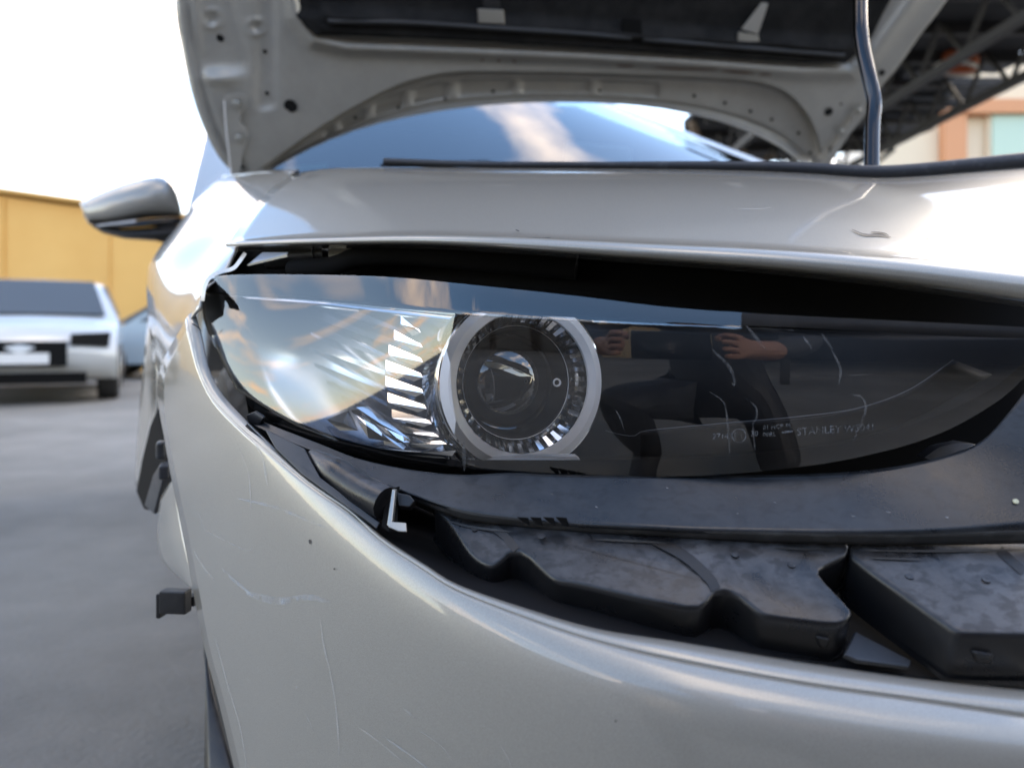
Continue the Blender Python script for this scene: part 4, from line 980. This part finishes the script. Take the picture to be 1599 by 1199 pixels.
for x, y, s in [(3.7, 6.9, .5), (3.3, 7.3, .4), (3.9, 7.6, .45), (4.1, 8.2, .4), (4.3, 5.6, .5), (3.9, 5.2, .5), (4.8, 5.5, .6), (3.2, 8.2, .4), (4.35, 7.35, .5), (4.0, 6.6, .55), (4.5, 6.2, .7), (4.3, 8.6, .55), (5.4, 5.2, .7), (3.5, 8.9, .5), (2.7, 8.6, .5)]:
    poly_plate('roof_panel', [(x - s * .5, y - s * .3, Z - .03), (x + s * .5, y - s * .35, Z - .05), (x + s * .4, y + s * .3, Z - .05), (x - s * .4, y + s * .25, Z - .03)], (0, 0, .015), PNL, can)
WOOD = M('weathered_timber', (.22, .16, .11), .8)
tube('brace', [(1.95, 8.4, Z - .02), (2.3, 8.9, Z - .45), (2.6, 9.6, Z - .75)], .045, WOOD, can, 4, 6); tube('brace', [(2.8, 9.3, Z - .1), (2.5, 9.3, Z - .6)], .035, WOOD, can, 2, 6)
tube('brace', [(3.2, 9.4, Z - .1), (2.55, 9.35, Z - .65)], .04, WOOD, can, 2, 6)
tube('brace', [(3.9, 9.9, Z - .1), (4.15, 9.6, Z - .42), (4.6, 9.3, Z - .08)], .025, STL, can, 6, 6)
tube('brace', [(3.6, 10.0, Z - .5), (4.3, 9.6, Z - .38)], .03, STL, can, 2, 6)
tube('hanging_cable', [(2.95, 9.2, Z - .4), (2.86, 9.2, Z - .62), (2.72, 9.2, Z - .78)], .018, M('pale_blue_cable', (.35, .55, .62), .5), can, 10, 6)
lathe('lamp_shade', [(.16, 0), (.15, .08), (.09, .15), (.02, .17)], (3.68, 6.4, Z - .12), (.2, -.1, 1), M('lamp_orange', (.65, .16, .06), .5), can, 24)
lathe('lamp_collar', [(.17, -.03), (.175, 0), (.165, .01)], (3.68, 6.4, Z - .12), (.2, -.1, 1), M('lamp_white', (.75, .73, .68), .5), can, 24)

# ---- far building at right with orange pilasters
CRM = M('cream_render', (.72, .62, .48), .7); ORG = M('orange_render', (.62, .30, .16), .7); PGL = M('pale_green_glass', (.42, .58, .50), .2); BLU = M('blue_board', (.22, .36, .60), .5)
bl_ = root('rendered_building', (15, 20, 0), 'cream building with orange pilasters and pale green windows seen past the canopy', 'building')
poly_plate('wall', [(8.6, 20, 0), (24, 20, 0), (24, 20, 8.0), (12.2, 20, 8.0), (11.0, 20, 6.8), (8.6, 20, 4.6)], (0, 6, 0), CRM, bl_)
for x in (11.3, 15.6): box('pilaster', (x, 19.85, 3.4), (.55, .35, 6.8), ORG, bl_)
box('cornice', (15.0, 19.8, 6.6), (8.0, .4, .35), ORG, bl_)
for x0 in (12.6, 16.4):
    for z0 in (1.6, 4.6):
        f_ = box('window', (x0 + .75, 19.93, z0 + .9), (2.3, .2, 2.3), CRM, bl_, bevel=.02)
        for k in (-.55, .55): box('pane', (x0 + .75 + k, 19.81, z0 + .9), (1.02, .06, 2.1), PGL, f_)
box('sign_board', (9.4, 19.8, 4.0), (1.6, .12, .9), BLU, bl_)

# ---- tan corrugated hall behind the camera, mirrored in the lamp
TAN = M('tan_sheet', (.46, .33, .19), .55)
hall = root('corrugated_hall', (-1, -9, 0), 'tan corrugated hall behind the photographer, mirrored in the headlamp', 'hall')
V = []; nC = 90
for i in range(nC):
    x = -3.3 + 3.6 * i / (nC - 1); y = -9 + (.05 if (i // 2) % 2 else 0)
    V += [(x, y, 0), (x, y, 3.3)]
mesh('wall', V, [(2 * i, 2 * i + 2, 2 * i + 3, 2 * i + 1) for i in range(nC - 1)], TAN, hall, thick=.02)
box('roof', (-1.5, -12.1, 3.36), (4.0, 6.4, .10), M('hall_roof', (.3, .27, .24), .6), hall)
for x in (-3.35, .35): box('side_wall', (x, -12, 1.65), (.1, 6, 3.28), TAN, hall)
wk = root('backdrop', (-9, -13, 0), 'added dark brown workshop to the left of the tan hall, mirrored in the lamp ring', 'backdrop')  # invented dark building, keeps the bright horizon out of the ring reflection
BRN = M('dark_brown_sheet', (.045, .035, .028), .7)
box('wall', (-11.7, -14, 1.9), (16.0, 6, 3.8), BRN, wk); box('roof', (-11.7, -13.9, 3.9), (16.4, 6.6, .16), ROOFD, wk)
for k in range(6): box('shutter', (-17.5 + 2.4 * k, -10.97, 1.5), (1.9, .08, 2.9), M('shutter_grey', (.09, .085, .08), .5), wk)
lean = root('added_lean_to', (5, -7, 0), 'added dark open fronted lean-to beside the tan hall, mirrored in the right half of the headlamp', 'lean-to')  # invented dark shelter behind the camera, blackens what the lens mirrors
box('roof', (5.6, -7.5, 3.3), (10, 8.5, .12), ROOFD, lean)
box('back_wall', (5.6, -11.6, 1.6), (10, .12, 3.2), ROOFD, lean)
box('side_wall', (10.4, -7.5, 1.6), (.12, 8, 3.2), ROOFD, lean)
for k in range(4): box('post', (.9 + 3 * k, -3.5, 1.6), (.12, .12, 3.2), STL, lean)
for k in range(8): box('rafter', (1 + 1.2 * k, -7.5, 3.16), (.08, 8.2, .14), STL, lean)

# ---- the photographer, crouching behind the lens (mirrored in the lamp and paint)
SKIN = M('skin_and_dark_clothes', (.30, .15, .10), .6)
tcn = nd(SKIN, 'ShaderNodeTexCoord'); sp = nd(SKIN, 'ShaderNodeSeparateXYZ'); lk(SKIN, tcn.outputs['Object'], sp.inputs[0])
g1 = nd(SKIN, 'ShaderNodeMath', operation='GREATER_THAN'); g1.inputs[1].default_value = -.19; lk(SKIN, sp.outputs['Y'], g1.inputs[0])
g2 = nd(SKIN, 'ShaderNodeMath', operation='GREATER_THAN'); g2.inputs[1].default_value = 1.06; lk(SKIN, sp.outputs['Z'], g2.inputs[0])
gm = nd(SKIN, 'ShaderNodeMath', operation='MAXIMUM'); lk(SKIN, g1.outputs[0], gm.inputs[0]); lk(SKIN, g2.outputs[0], gm.inputs[1])
lk(SKIN, mixcol(SKIN, gm.outputs[0], (.016, .017, .022), (.36, .18, .12)), B(SKIN).inputs['Base Color'])
man = root('person', (.12, -.62, 0), 'person crouching in dark jacket and trousers, holding a phone up to the headlamp', 'person')
J = [((.12, -.62, .40), .15), ((.10, -.60, .62), .15), ((.08, -.56, .86), .16), ((.07, -.52, 1.02), .065), ((.06, -.50, 1.12), .09), ((.06, -.49, 1.22), .095), ((.06, -.50, 1.29), .06),
     ((-.12, -.54, .93), .075), ((-.30, -.42, .72), .055), ((-.19, -.21, .66), .038), ((-.135, -.13, .665), .032), ((-.12, -.085, .672), .026),
     ((.28, -.54, .93), .075), ((.42, -.40, .70), .055), ((.25, -.20, .66), .038), ((.165, -.13, .665), .032), ((.150, -.085, .672), .026),
     ((-.02, -.60, .38), .11), ((-.16, -.22, .46), .085), ((-.14, -.50, .12), .055), ((-.14, -.40, .04), .045), ((-.15, -.28, .03), .035),
     ((.26, -.62, .38), .11), ((.34, -.36, .12), .08), ((.32, -.74, .10), .055), ((.32, -.86, .06), .045), ((.33, -.92, .03), .035)]
ED = [(0, 1), (1, 2), (2, 3), (3, 4), (4, 5), (5, 6), (2, 7), (7, 8), (8, 9), (9, 10), (10, 11), (2, 12), (12, 13), (13, 14), (14, 15), (15, 16), (0, 17), (17, 18), (18, 19), (19, 20), (20, 21), (0, 22), (22, 23), (23, 24), (24, 25), (25, 26)]
for hand, sx in ((11, 1), (16, -1)):
    hx, hy, hz = J[hand][0]
    for k in range(4):                                    # four fingers round the back edge of the phone, a thumb in front
        z = hz + .030 - .020 * k; b0 = len(J); L = (.9, 1, .95, .75)[k]
        J += [((hx + sx * .002, hy + .018, z), .0095), ((hx + sx * .012, hy + .040 * L, z + .004), .0085), ((hx + sx * .034 * L, hy + .048, z + .004), .0075)]
        ED += [(hand, b0), (b0, b0 + 1), (b0 + 1, b0 + 2)]
    b0 = len(J); J += [((hx + sx * .012, hy + .002, hz + .034), .011), ((hx + sx * .032, hy + .030, hz + .030), .0095), ((hx + sx * .045, hy + .044, hz + .018), .008)]
    ED += [(hand, b0), (b0, b0 + 1), (b0 + 1, b0 + 2)]
me = bpy.data.meshes.new('body'); me.from_pydata([j[0] for j in J], ED, []); me.update()
bo = link('body', me, SKIN, man)
bo.modifiers.new('skin', 'SKIN'); 
if not me.skin_vertices: me.attributes
bpy.context.view_layer.objects.active = bo
for i, v in enumerate(me.skin_vertices[0].data): v.radius = (J[i][1], J[i][1]); v.use_root = (i == 0)
sb = bo.modifiers.new('smooth', 'SUBSURF'); sb.levels = 2; sb.render_levels = 2
for f in me.polygons: f.use_smooth = True
lathe('hair', [(.104, -.01), (.108, .03), (.09, .085), (.05, .112), (.0001, .118)], (.06, -.505, 1.21), (0, -.15, 1), M('dark_hair', (.012, .009, .008), .7), man, 24)
ph = box('phone', (.015, -.034, .672), (.165, .009, .078), GLOSSB, None, bevel=.003)
tag(ph, 'black phone held level in both hands of the crouching person', 'phone')
